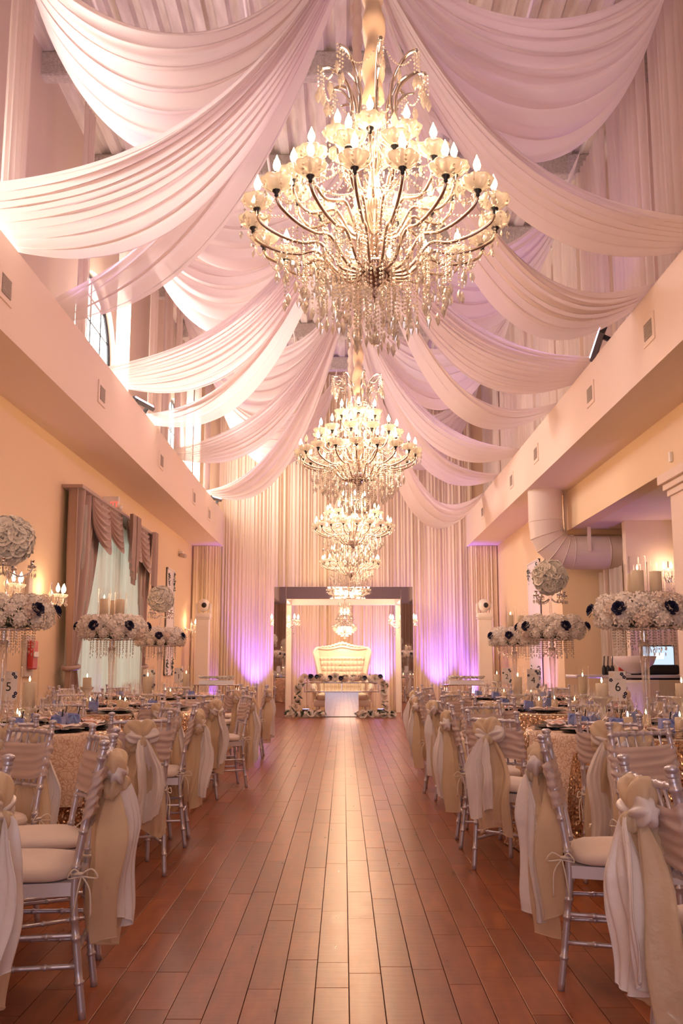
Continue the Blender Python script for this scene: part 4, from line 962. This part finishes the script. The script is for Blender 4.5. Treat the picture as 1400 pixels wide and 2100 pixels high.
def bowmesh(seed):
    y0 = ybk(.76)-.050; z0 = .775; rg = random.Random(seed)
    a = MB(); b = MB()
    a.add(puff(seed, (.0, y0-.012, z0), .052, .034, .040, rg.uniform(.1, .6))); a.add(puff(seed+1, (.0, y0-.014, z0), .048, .032, .038, pi-rg.uniform(.0, .5)))
    pass
    b.add(puff(seed+2, (.0, y0-.006, z0+.005), .060, .038, .048, pi-rg.uniform(.5, 1.1), 5)); b.add(puff(seed+3, (.0, y0-.008, z0+.005), .055, .038, .045, rg.uniform(.7, 1.3), 5))
    b.add(puff(seed+4, (.0, y0-.028, z0+.01), .030, .030, .032, -pi/2, 7))
    b.add(puff(seed+6, (.0, y0+.0, z0-.005), .050, .030, .038, pi+rg.uniform(.3, .8), 5))
    return a.mesh('bow', M['satin']), b.mesh('bow_wrap', M['organza'])
VAR = []
for s in range(4):
    z = (.20, .26, .17, .23)[s]
    VAR.append(dict(band=C['band'][s % 3], bow=bowmesh(s*3), org=tail(s*7+1, .06, .25, z, .0, (-.03, .02, .0, .03)[s], 'organza', 5), org2=tail(s*7+2, .05, .22, z+.05, -.035, (.05, -.05, .03, -.03)[s], 'organza', 4), sat=tail(s*7+3, .05, .15, z+.05+.02*s, .040, (.045, .035, -.035, -.045)[s], 'satin', 3)))
tie = MB()
tie.add(tube(smoothpath([(.172, .01, .47), (.19, -.02, .475), (.172, -.025, .47), (.158, 0, .47), (.172, .01, .47)], 4), .006, 5))
for q in (-1, 1):
    tie.add(tube(smoothpath([(.178, -.022, .47), (.19, -.03+q*.03, .49), (.19, -.03+q*.05, .46), (.18, -.025, .465)], 4), .003, 5)); tie.add(tube(smoothpath([(.18, -.025, .467), (.19, -.035+q*.02, .42), (.187, -.03+q*.03, .33)], 4), .003, 5))
C['tie'] = tie.mesh('cushion_tie', M['white'])
tie2 = [(tuple((-x, y, z) for x, y, z in [v for v in tie.v]), [f[::-1] for f in tie.f])]
C['tie2'] = MB().add(tie2[0]).mesh('cushion_tie', M['white'])
chn = [0]
def chair(x, y, rz, label, group, var=None, sc=1):
    v = VAR[chn[0] % 4 if var is None else var]; chn[0] += 1
    t = thing('chiavari_chair', label, 'chair', (x, y, 0), rz, group)
    for m_ in C['post']: obj('back_post', m_, t)
    for m_ in C['leg']: obj('front_leg', m_, t)
    obj('seat_frame', C['frame'], t); cu_ = obj('seat_cushion', C['cush'], t); obj('top_rail', C['rail'], t); obj('lower_rail', C['rail2'], t)
    obj('spindles', C['spin'], t); obj('stretchers', C['stretch'], t); sb = obj('sash_band', v['band'], t)
    obj('bow', v['bow'][0], sb, label='white satin bow'); obj('bow_wrap', v['bow'][1], sb, label='champagne organza knot')
    obj('sash_tail', v['org'], sb, label='champagne organza tail'); obj('sash_tail', v['org2'], sb, label='champagne organza under-tail'); obj('sash_tail', v['sat'], sb, label='white satin tail')
    obj('cushion_tie', C['tie'], cu_); obj('cushion_tie', C['tie2'], cu_)
    return t
def fin(px, py, z=.92):
    return onZ(px, py, z)
def chair_px(a, b, T, label, group, var=None):
    # a, b: tops of the two back posts as measured; T: table centre that the chair faces
    A = fin(*a); B = fin(*b) if b else None
    if B is None: return
    m_ = (A+B)/2; d = (B-A); d.z = 0; d.normalize(); n_ = Vector((-d.y, d.x, 0))
    if n_.dot(Vector((T[0], T[1], 0))-Vector((m_.x, m_.y, 0))) < 0: n_ = -n_
    rz = atan2(n_.y, n_.x)-pi/2
    return chair(m_.x+n_.x*.08, m_.y+n_.y*.08, rz, label, group, var)
def chair_at(T, deg, r, label, group, var=None, turn=0):
    a = R(deg); x = T[0]+r*cos(a); y = T[1]+r*sin(a); return chair(x, y, a+pi/2+turn, label, group, var)
TB = {'7': (-2.2, 3.5), '8': (2.15, 3.5), '5': (-2.28, 6.6), '6': (2.0, 6.55), '3': (-2.2, 9.35), '4': (2.0, 9.45), '1': (-2.35, 12.6), '2': (2.15, 12.4)}
DS = {'7': 'the nearest left table', '8': 'the nearest right table', '5': 'the second left table', '6': 'the second right table', '3': 'the third left table', '4': 'the third right table', '1': 'the farthest left table', '2': 'the farthest right table'}
SIDE = {0: 'far', 36: 'far right', 72: 'right', 108: 'near right', 144: 'near'}
def G(k): return 'chairs around '+DS[k]
PX = [
 ('7', (212, 1519), (230, 1506), 'side-on silver chair with long white and gold sash, aisle of the nearest left table', 0),
 ('7', (187, 1485), (237, 1494), 'silver chair with blush band behind the side-on chair of the nearest left table', 1),
 ('7', (20, 1473), (110, 1478), 'silver chair with smooth violet lit band at the far side of the nearest left table', 2),
 ('7', (37, 1543), (-108, 1580), 'silver chair cut by the left photo edge with its big sash hanging at the border', 3),
 ('8', (1113, 1508), (1122, 1495), 'side-on silver chair with white satin sash at the aisle of the nearest right table', 0),
 ('8', (1271, 1546), (1392, 1575), 'foreground silver chair with big champagne and white bow at the right photo edge', 1),
 ('8', (1254, 1482), (1364, 1479), 'silver chair with plain beige band at the far side of the nearest right table', 2),
 ('5', (242, 1461), (335, 1459), 'silver chair with white and gold bow at the near aisle of the second left table', 1),
 ('5', (328, 1438), (371, 1442), 'silver chair with cream band at the far aisle of the second left table', 2),
 ('5', (396, 1446), (404, 1441), 'side-on silver chair with gold and white sash at the aisle of the second left table', 3),
 ('6', (968, 1456), (1051, 1459), 'silver chair with gold and white bow at the near aisle of the second right table', 3),
 ('6', (1187, 1462), (1310, 1465), 'silver chair with beige organza bow at the near side of the second right table', 2),
 ('6', (960, 1437), (1011, 1436), 'silver chair with blush band at the far aisle of the second right table', 0),
 ('6', (921, 1442), (928, 1446), 'side-on silver chair with cream and white sash at the aisle of the second right table', 1),
 ('3', (288, 1431), (369, 1429), 'silver chair with rosette bow at the near side of the third left table', 0),
 ('3', (410, 1427), (462, 1424), 'chair with white rosette and beige sash, near aisle side of the third left table', 1),
 ('3', (497, 1417), (516, 1419), 'side-on silver chair with cushion and sash at the aisle of the third left table', 2),
 ('3', (392, 1416), (440, 1416), 'silver chair with blush band at the far aisle of the third left table', 3),
 ('4', (976, 1429), (1051, 1430), 'silver chair with blush bow at the near side of the third right table', 2),
 ('4', (902, 1417), (949, 1415), 'silver chair with plain blush band at the far aisle of the third right table', 3),
 ('4', (884, 1425), (905, 1427), 'chair with gold sash and white rosette, near aisle side of the third right table', 0),
 ('4', (858, 1422), (864, 1419), 'side-on silver chair with long champagne sash at the aisle of the third right table', 1),
 ('1', (466, 1408), (508, 1407), 'silver chair with small bow at the near aisle of the farthest left table', 2),
 ('1', (491, 1403), (530, 1402), 'silver chair with blush band at the far aisle of the farthest left table', 3),
 ('1', (543, 1406), (549, 1404), 'farthest silver chair on the left edge of the aisle, seen side-on with sash', 0),
 ('2', (909, 1410), (960, 1410), 'silver chair at the near side of the farthest right table', 1),
 ('2', (864, 1404), (887, 1403), 'silver chair with blush band at the far aisle of the farthest right table', 2),
 ('2', (848, 1409), (856, 1410), 'farthest silver chair on the right edge of the aisle, seen side-on with sash', 3)]
for k, a, b, lb, v_ in PX: chair_px(a, b, TB[k], lb, G(k), v_)
AL = {'5': [(88, 'far'), (122, 'far wall side'), (158, 'wall side'), (250, 'near wall side'), (290, 'near')], '6': [(92, 'far'), (60, 'far wall side'), (22, 'wall side'), (345, 'near wall side')],
      '3': [(85, 'far'), (120, 'far wall side'), (158, 'wall side'), (200, 'near wall side'), (235, 'second near wall side')], '4': [(92, 'far'), (58, 'far wall side'), (20, 'wall side'), (342, 'near wall side'), (300, 'near')],
      '1': [(90, 'far'), (125, 'far wall side'), (165, 'wall side'), (205, 'near wall side'), (245, 'near')], '2': [(90, 'far'), (55, 'far wall side'), (15, 'wall side'), (335, 'near wall side'), (300, 'near right')]}
for k in AL:
    for deg, tx in AL[k]: chair_at(TB[k], deg, 1.24, 'silver sashed chair at the %s seat of %s' % (tx, DS[k]), G(k), None)

# ================================================================== TABLES AND WHAT STANDS ON THEM
RT = .80; ZT0 = .765
def clothfn(seed):
    rg = random.Random(seed); ph = [rg.uniform(0, 6) for _ in range(3)]
    def fn(u, v):
        a = 2*pi*u
        if v < .3: return (RT*(v/.3+1e-4)*cos(a), RT*(v/.3+1e-4)*sin(a), ZT0)
        k = (v-.3)/.7; f = .5*sin(a*11+ph[0])+.3*sin(a*17+ph[1])+.3*sin(a*7+ph[2]); r = RT+.012*min(1, k*8)+.09*k+.055*f*k**.7
        return (r*cos(a), r*sin(a), ZT0-(ZT0-.008)*k)
    return fn
cloth_me = [MB().add(grid(clothfn(s), 160, 24, True)).mesh('tablecloth', M['sequin']) for s in (1, 2)]
def runner(seed, w_=.46, drop=.42):
    base = clothfn(seed)
    def fn(u, v):
        x = (u-.5)*w_; L_ = 2*RT+2*drop; s = (v-.5)*L_; edge = .018*abs(sin(v*40)); x = x*(1+edge/w_*2)
        yl = sqrt(max(0, RT*RT-x*x))
        if abs(s) <= yl: return (x, s, ZT0+.003)
        k = abs(s)-yl; sg = 1 if s > 0 else -1
        return (x*(1+k*.15), sg*(yl+.022+.10*k+.025*sin(x*25)*k*2), ZT0+.003-k)
    return MB().add(grid(fn, 20, 96))
run_me = runner(1).mesh('table_runner', M['lace'])
top_me = MB().add(lathe([(.001, .745), (.79, .745), (.79, .76), (.001, .76)], 40)).mesh('tabletop', M['white'])
tleg_me = MB().add(tube([(.5, .0, 0), (.5, 0, .745)], .015, 8)).mesh('leg', M['silver'])
def wine():  return lathe([(.034, 0), (.032, .004), (.006, .008), (.0045, .05), (.005, .085), (.016, .095), (.034, .115), (.040, .14), (.038, .17), (.033, .195)], 16, cap=False)
def flute(): return lathe([(.030, 0), (.028, .004), (.005, .008), (.004, .07), (.008, .08), (.020, .10), (.026, .14), (.026, .18), (.023, .225)], 16, cap=False)
def goblet(): return lathe([(.034, 0), (.032, .004), (.007, .008), (.006, .06), (.012, .068), (.036, .088), (.046, .12), (.045, .15), (.038, .18)], 16, cap=False)
gl_me = {'wine_glass': MB().add(wine()).mesh('wine_glass', M['glass']), 'champagne_flute': MB().add(flute()).mesh('champagne_flute', M['glass']), 'water_goblet': MB().add(goblet()).mesh('water_goblet', M['glass'])}
charger_me = MB().add(grid(lambda u, v: (lambda a, r: (r*cos(a)*(1+.04*abs(sin(7*a))*v), r*sin(a)*(1+.04*abs(sin(7*a))*v), .003+.014*max(0, v-.6)/.4+.004))(2*pi*u, .165*v+1e-4), 56, 8, True)).add(lathe([(.09, 0), (.155, .006)], 40)).mesh('charger_plate', M['black'])
def napfn(seed):
    rg = random.Random(seed); a, b = rg.uniform(0, 6), rg.uniform(0, 6)
    def fn(u, v):
        x = (u-.5)*.30; y = (v-.5)*.13*(1-.25*abs(sin(u*pi+.3))); return (x, y, .022+.012*abs(sin(u*9+a))+.010*abs(sin(v*8+b+u*3)))
    def fn2(u, v): p = fn(u, v); return (p[0]*.98, p[1]*.98, .020)
    mb = MB().add(grid(fn, 22, 10)).add(([(-.15, -.065, .019), (.15, -.065, .019), (.15, .065, .019), (-.15, .065, .019)], [(0, 1, 2, 3)])); return mb
nap_me = [napfn(s).mesh('napkin', M['napkin']) for s in range(3)]
ring_me = MB().add(tube([(.0, .05*cos(q), .028+.018*sin(q)) for q in [2*pi*k/16 for k in range(17)]], .006, 6, False)).mesh('napkin_ring', mat('rose_gold', (.8, .5, .4), .2, 1))
bag_me = MB().add(([(-.045, -.025, 0), (.045, -.025, 0), (.045, .025, 0), (-.045, .025, 0), (-.040, -.020, .09), (.040, -.020, .085), (.040, .020, .088), (-.040, .020, .093)], [(0, 3, 2, 1), (0, 1, 5, 4), (1, 2, 6, 5), (2, 3, 7, 6), (3, 0, 4, 7)])).mesh('bag_body', M['blue'], False)
rb = MB()
for sd in (-1, 1):
    rb.add(grid(lambda u, v: (sd*(.003+.036*sin(u*pi)), -.028-(v-.5)*.014, .078+.020*cos(2*pi*u)*sin(u*pi)), 12, 3)); rb.add(grid(lambda u, v: (sd*(.004+.022*u)+.010*(v-.5), -.030-.006*u, .078-.05*u), 6, 2))
rib_me = rb.mesh('ribbon_bow', M['bluerib'])
pen_me = MB().add(tube([(.02, 0, .03), (.035, .0, .13)], .0045, 6)).mesh('pen', M['dark'])
def candle_mesh(r, h): return MB().add(lathe([(.001, 0), (r, 0), (r, h-.004), (r*.94, h), (r*.5, h-.004), (.001, h-.005)], 20)).mesh('wax', M['wax'])
flame_me = MB().add(lathe([(.001, 0), (.005, .006), (.0065, .014), (.004, .024), (.0005, .036)], 8)).mesh('flame', M['flame'])
wick_me = MB().add(tube([(0, 0, 0), (0, 0, .012)], .001, 4)).mesh('wick', M['dark'])
wax_me = {(.04, .16): candle_mesh(.04, .16), (.04, .11): candle_mesh(.04, .11), (.032, .08): candle_mesh(.032, .08)}
def candle(name, label, x, y, z, r, h, grp, lit=True):
    t = thing(name, label, 'candle', (x, y, z), 0, grp); obj('wax', wax_me[(r, h)], t); obj('wick', wick_me, t, (0, 0, h-.006))
    if lit: obj('flame', flame_me, t, (0, 0, h+.003))
    return t
hur_me = {h: MB().add(lathe([(.001, 0), (.056, 0), (.058, .006), (.056, h-.004), (.058, h)], 24, cap=False)).mesh('glass_cylinder', M['glass']) for h in (.27, .24)}
cstick_me = MB().add(lathe([(.055, 0), (.05, .01), (.012, .03), (.022, .05), (.012, .07), (.024, .09), (.012, .11), (.020, .13), (.014, .15), (.055, .19), (.062, .21), (.058, .21), (.03, .185), (.001, .18)], 18, True, 8, .1)).mesh('candlestick', M['cupglass'])
def card(num, T, x, y, rz=0):
    t = thing('table_number_card', 'white number card with navy corner flowers on '+DS[num], 'table number', (x, y, ZT0+.008), rz)
    part('acrylic_foot', bbox(-.05, .05, -.03, .03, 0, .012, .003), M['glass'], t, False); part('rod', tube([(0, 0, .01), (0, 0, .19)], .004, 6), M['chrome'], t)
    part('card', bbox(-.058, .058, -.003, .003, .17, .37, .002), M['paper'], t, False)
    text(num, .085, M['dark'], t, (0, -.0045, .262), (pi/2, 0, 0), 'numeral', .0003)
    text('TABLE', .014, M['grille'], t, (0, -.0045, .315), (pi/2, 0, 0), 'lettering', .0003)
    fl = MB(); rg = random.Random(int(num))
    for cx_, cz, mi_ in ((.03, .35, 0), (-.04, .345, 1), (.045, .33, 0), (-.045, .31, 0), (.04, .20, 0), (.0, .185, 1), (-.04, .19, 1), (.05, .22, 0)):
        for j in range(5):
            a = j*1.257+cx_*30; c0 = Vector((cx_+.008*cos(a), -.0048, cz+.008*sin(a))); fl.add(([c0+Vector((.0058*cos(q), 0, .0058*sin(q))) for q in [pi*k/3 for k in range(6)]], [(5, 4, 3, 2, 1, 0)]), None, mi_)
    obj('printed_flowers', fl.mesh('printed_flowers', [M['navy'], M['petal2']], False), t)
    return t
# centrepiece parts shared by all
stem_me = MB().add(lathe([(.085, 0), (.085, .012), (.03, .02), (.022, .04), (.022, .20), (.028, .40), (.036, .58), (.030, .58), (.022, .4), (.016, .2), (.014, .04), (.001, .03)], 20)).mesh('crystal_stem', M['stemglass'])
coll_me = MB().add(lathe([(.018, .55), (.034, .57), (.018, .59), (.030, .61), (.018, .63), (.028, .65), (.016, .67), (.012, .69)], 16)).mesh('collar', M['chrome'])
plate_me = MB().add(lathe([(.001, .64), (.20, .65), (.20, .655), (.001, .66)], 32)).mesh('ring_plate', M['mirror'])
fr_ = MB(); rg = random.Random(9)
for r, n in ((.08, 10), (.14, 18), (.20, 24)):
    for k in range(n): a = 2*pi*k/n; e = strand(fr_, (r*cos(a), r*sin(a), .645), .06+.09*abs(sin(a*2.5+r*9)), .0065, .018); fr_.add(kite(.45), Matrix.Translation(e))
fringe_me = fr_.mesh('crystal_fringe', M['crystal'], False)
foam_me = MB().add(tube([(.19*cos(q), .19*sin(q), .755) for q in [2*pi*k/28 for k in range(29)]], .085, 10, False)).mesh('moss_core', M['leaf'])
up_me = MB().add(lathe([(.02, .66), (.016, .8), (.012, 1.0), (.02, 1.02), (.03, 1.04), (.012, 1.06), (.035, 1.09), (.05, 1.12)], 16)).mesh('upper_stem', M['stemglass'])
ca = MB(); cacr = MB()
for k in range(4):
    a = pi/4+k*pi/2; d = Vector((cos(a), sin(a), 0)); ca.add(tube(smoothpath([d*.02+Vector((0, 0, 1.04)), d*.08+Vector((0, 0, 1.01)), d*.14+Vector((0, 0, 1.03)), d*.16+Vector((0, 0, 1.07))], 4), .006, 6)); ca.add(lathe([(.008, 0), (.028, .01), (.03, .02), (.012, .022), (.014, .05), (.02, .055)], 10), Matrix.Translation(d*.16+Vector((0, 0, 1.065))))
    for j in range(5): q = j*1.257; e = strand(cacr, d*.16+Vector((.026*cos(q), .026*sin(q), 1.07)), .05, .006, .017); cacr.add(kite(.6), Matrix.Translation(e))
cand_me = ca.mesh('candelabra_arms', M['chrome']); candcr_me = cacr.mesh('crystal_drops', M['crystal'], False)
core2_me = MB().add(sphere((0, 0, 0), .125, 14, 10)).mesh('ball_core', M['rosep'])
def centrepiece(k, kind, z_s=1):
    T = TB[k]; x, y = T; seed = int(k)*13; rg = random.Random(seed)
    nm = 'tall crystal stem with white flower ring'+(' and rose ball' if kind == 'A' else ' and candle cylinders')+' on '+DS[k]
    t = thing('tall_centrepiece', nm, 'centrepiece', (x, y, ZT0+.004), rg.uniform(0, 6), 'tall flower centrepieces')
    obj('crystal_stem', stem_me, t); obj('collar', coll_me, t); obj('ring_plate', plate_me, t); o = obj('crystal_fringe', fringe_me, t); o['kind'] = 'stuff'; obj('moss_core', foam_me, t)
    nv = 0
    for i in range(13):
        for j, (q, rr_) in enumerate(((-.5, 1), (.25, 1), (1.0, 1), (1.9, 1))):
            a = 2*pi*(i+.5*(j % 2))/13; rm = .085; rad = .19+rm*cos(q); z = .755+rm*sin(q)*.95
            if j == 3 and i % 2: continue
            obj('blossom', HYD[rg.choice((0, 1, 2, 0, 1, 3))], t, (rad*cos(a), rad*sin(a), z), (rg.uniform(0, 3), rg.uniform(0, 3), rg.uniform(0, 6)), rg.uniform(.85, 1.08))
    for i in range(6):
        a = 2*pi*i/6+rg.uniform(-.15, .15); obj('navy_blossom', NAVY, t, (.325*cos(a), .325*sin(a), .775), nrot((cos(a), sin(a), .3)), .78, 'navy blue flower')
    if kind == 'A':
        obj('upper_stem', up_me, t); obj('candelabra_arms', cand_me, t); o = obj('crystal_drops', candcr_me, t); o['kind'] = 'stuff'; obj('ball_core', core2_me, t, (0, 0, 1.255))
        n = 72
        for i in range(n):
            z = 1-2*(i+.5)/n; a = i*2.39996; rad = sqrt(1-z*z); nv_ = Vector((rad*cos(a), rad*sin(a), z)); e = nrot(nv_)
            obj('rose', ROSE[i % 2], t, Vector((0, 0, 1.255))+nv_*.132, (e.x+rg.uniform(-.3, .3), e.y+rg.uniform(-.3, .3), e.z), rg.uniform(1.0, 1.25))
    else:
        for i, (dx, dy, h) in enumerate(((-.06, -.12, .27), (.08, -.05, .24), (-.02, .12, .24))):
            lb = 'glass cylinder on the flower ring of '+DS[k]
            if dx < -.05: lb = 'tall front '+lb
            elif dy < 0: lb = 'right '+lb
            else: lb = 'rear '+lb
            hh = thing('hurricane_vase', lb, 'candle holder', (x+dx, y+dy, ZT0+.865), 0, 'hurricane vases on the flower rings'); obj('glass_cylinder', hur_me[h], hh)
            candle('pillar_candle', 'cream candle in the '+lb.replace('glass ', '').replace('flower ring', 'ring'), x+dx, y+dy, ZT0+.877, .04, .16, 'candles on the flower rings', i == 0)
        for i in range(9):
            a = i*.7; obj('blossom', HYD[i % 3], t, (.09*cos(a), .09*sin(a), .80), (0, 0, a), .9)
for k, kd in (('5', 'A'), ('3', 'B'), ('1', 'A'), ('6', 'B'), ('4', 'A'), ('2', 'B')): centrepiece(k, kd)
COMP = ['aisle seat', 'far aisle corner', 'far seat nearer the aisle', 'far seat nearer the wall', 'far wall corner', 'wall seat', 'near wall corner', 'near seat nearer the wall', 'near seat nearer the aisle', 'near aisle corner']
for ti_, k in enumerate(TB):
    T = TB[k]; left = T[0] < 0; rg = random.Random(ord(k)*3)
    t = thing('round_table', 'round banquet table hidden under the sequin cloth, '+DS[k], 'table', (T[0], T[1], 0), 0, 'round banquet tables')
    obj('tabletop', top_me, t)
    for q in range(4): obj('leg', tleg_me, t, (0, 0, 0), (0, 0, q*pi/2+.4))
    o = tag(obj('tablecloth', cloth_me[ti_ % 2], None, (T[0], T[1], 0), (0, 0, ti_*.9)), 'champagne sequin tablecloth reaching the floor on '+DS[k], 'tablecloth', 'sequin tablecloths')
    o = tag(obj('table_runner', run_me, None, (T[0], T[1], .0015), (0, 0, R(45 if left else -62))), 'peach lace runner draped across '+DS[k], 'table runner', 'lace runners')
    n = 10
    for i in range(n):
        a = 2*pi*i/n if left else pi-2*pi*i/n; d = Vector((cos(a), sin(a), 0)); e = Vector((-sin(a), cos(a), 0)); c0 = Vector((T[0], T[1], ZT0+.005))+d*.60
        fr_lab = 'at the %s of %s' % (COMP[i], DS[k])
        if k in '78' and not (T[1] > 0 and abs(T[0]+d.x*.6) < .36*(T[1]+d.y*.6)): continue
        p = tag(obj('charger_plate', charger_me, None, c0, (0, 0, a)), 'black charger plate '+fr_lab, 'plate', 'charger plates on '+DS[k])
        nn = thing('napkin', 'blush napkin '+fr_lab, 'napkin', c0+Vector((0, 0, .001)), a+pi/2+rg.uniform(-.2, .2), 'napkins on '+DS[k]); obj('cloth', nap_me[i % 3], nn); obj('napkin_ring', ring_me, nn)
        for nm_, off, out in (('wine_glass', .12, .40), ('champagne_flute', .05, .34), ('water_goblet', -.06, .40)):
            q = Vector((T[0], T[1], ZT0+.006))+d*(out+rg.uniform(-.01, .01))+e*(off+rg.uniform(-.015, .015))
            tag(obj(nm_, gl_me[nm_], None, q, (0, 0, 0), rg.uniform(.98, 1.05)), 'clear %s %s' % (nm_.replace('_', ' '), fr_lab), 'glass', '%ss on %s' % (nm_.replace('_', ' '), DS[k]))
        if i % 2 == 0 or k in '56':
            q = Vector((T[0], T[1], ZT0+.006))+d*.44+e*(-.18); b_ = thing('favour_bag', 'periwinkle favour bag '+fr_lab, 'gift bag', q, rg.uniform(-.6, .6), 'favour bags on '+DS[k]); obj('bag', bag_me, b_); obj('ribbon_bow', rib_me, b_); obj('pen', pen_me, b_)
    if k in '78': continue
    for i, (dx, dy, r_, h_) in enumerate(((-.16, -.10, .032, .08), (.17, -.12, .032, .08), (.05, .2, .032, .08))):
        candle('votive_candle', 'short cream candle standing at the %s foot of the centrepiece on %s' % (('left', 'right', 'rear')[i], DS[k]), T[0]+dx, T[1]+dy, ZT0+.006, r_, h_, 'low candles on '+DS[k])
CK = [('5', 70, 'hur'), ('6', 1225, 'stick'), ('6', 1386, 'stick'), ('3', 186, 'stick'), ('3', 302, 'hurp'), ('1', 386, 'hurp'), ('4', 1187, 'hurp'), ('4', 1056, 'hur'), ('2', 1014, 'stick')]
for k, px, kd in CK:
    T = TB[k]; yy = T[1]-.05; xx = (px-704)*yy/2000; xx = max(T[0]-.42, min(T[0]+.42, xx)); z = ZT0+.006
    if px in (302,): yy += .15
    ds = DS[k]+(' near its centre' if px not in (1386, 302, 1187) else ' beside the stem')
    s_ = tag(obj('candlestick', cstick_me, None, (xx, yy, z), (0, 0, 0), (1, 1, 1 if kd == 'stick' else .62)), 'turned crystal candlestick on '+ds, 'candlestick', 'crystal candlesticks')
    z2 = z+(.205 if kd == 'stick' else .12)
    if kd == 'stick': candle('pillar_candle', 'cream pillar candle on the crystal candlestick on '+ds, xx, yy, z2-.02, .04, .11, 'pillar candles on candlesticks')
    else:
        z2 = z+.21*.62
        hh = thing('hurricane_vase', 'clear glass cylinder standing on a crystal foot on '+ds, 'candle holder', (xx, yy, z2+.001), 0, 'hurricane vases on the tables'); obj('glass_cylinder', hur_me[.27], hh)
        candle('pillar_candle', 'cream pillar candle inside the glass cylinder on '+ds, xx, yy, z2+.012, .04, .16, 'candles in the table cylinders')
for k, px in (('5', 28), ('3', 311), ('1', 371), ('6', 1257), ('4', 1087), ('2', 1034)):
    T = TB[k]; yy = T[1]+.18; card(k, T, (px-704)*yy/2000, yy)
# stray pieces: white feathers fan beside card 3
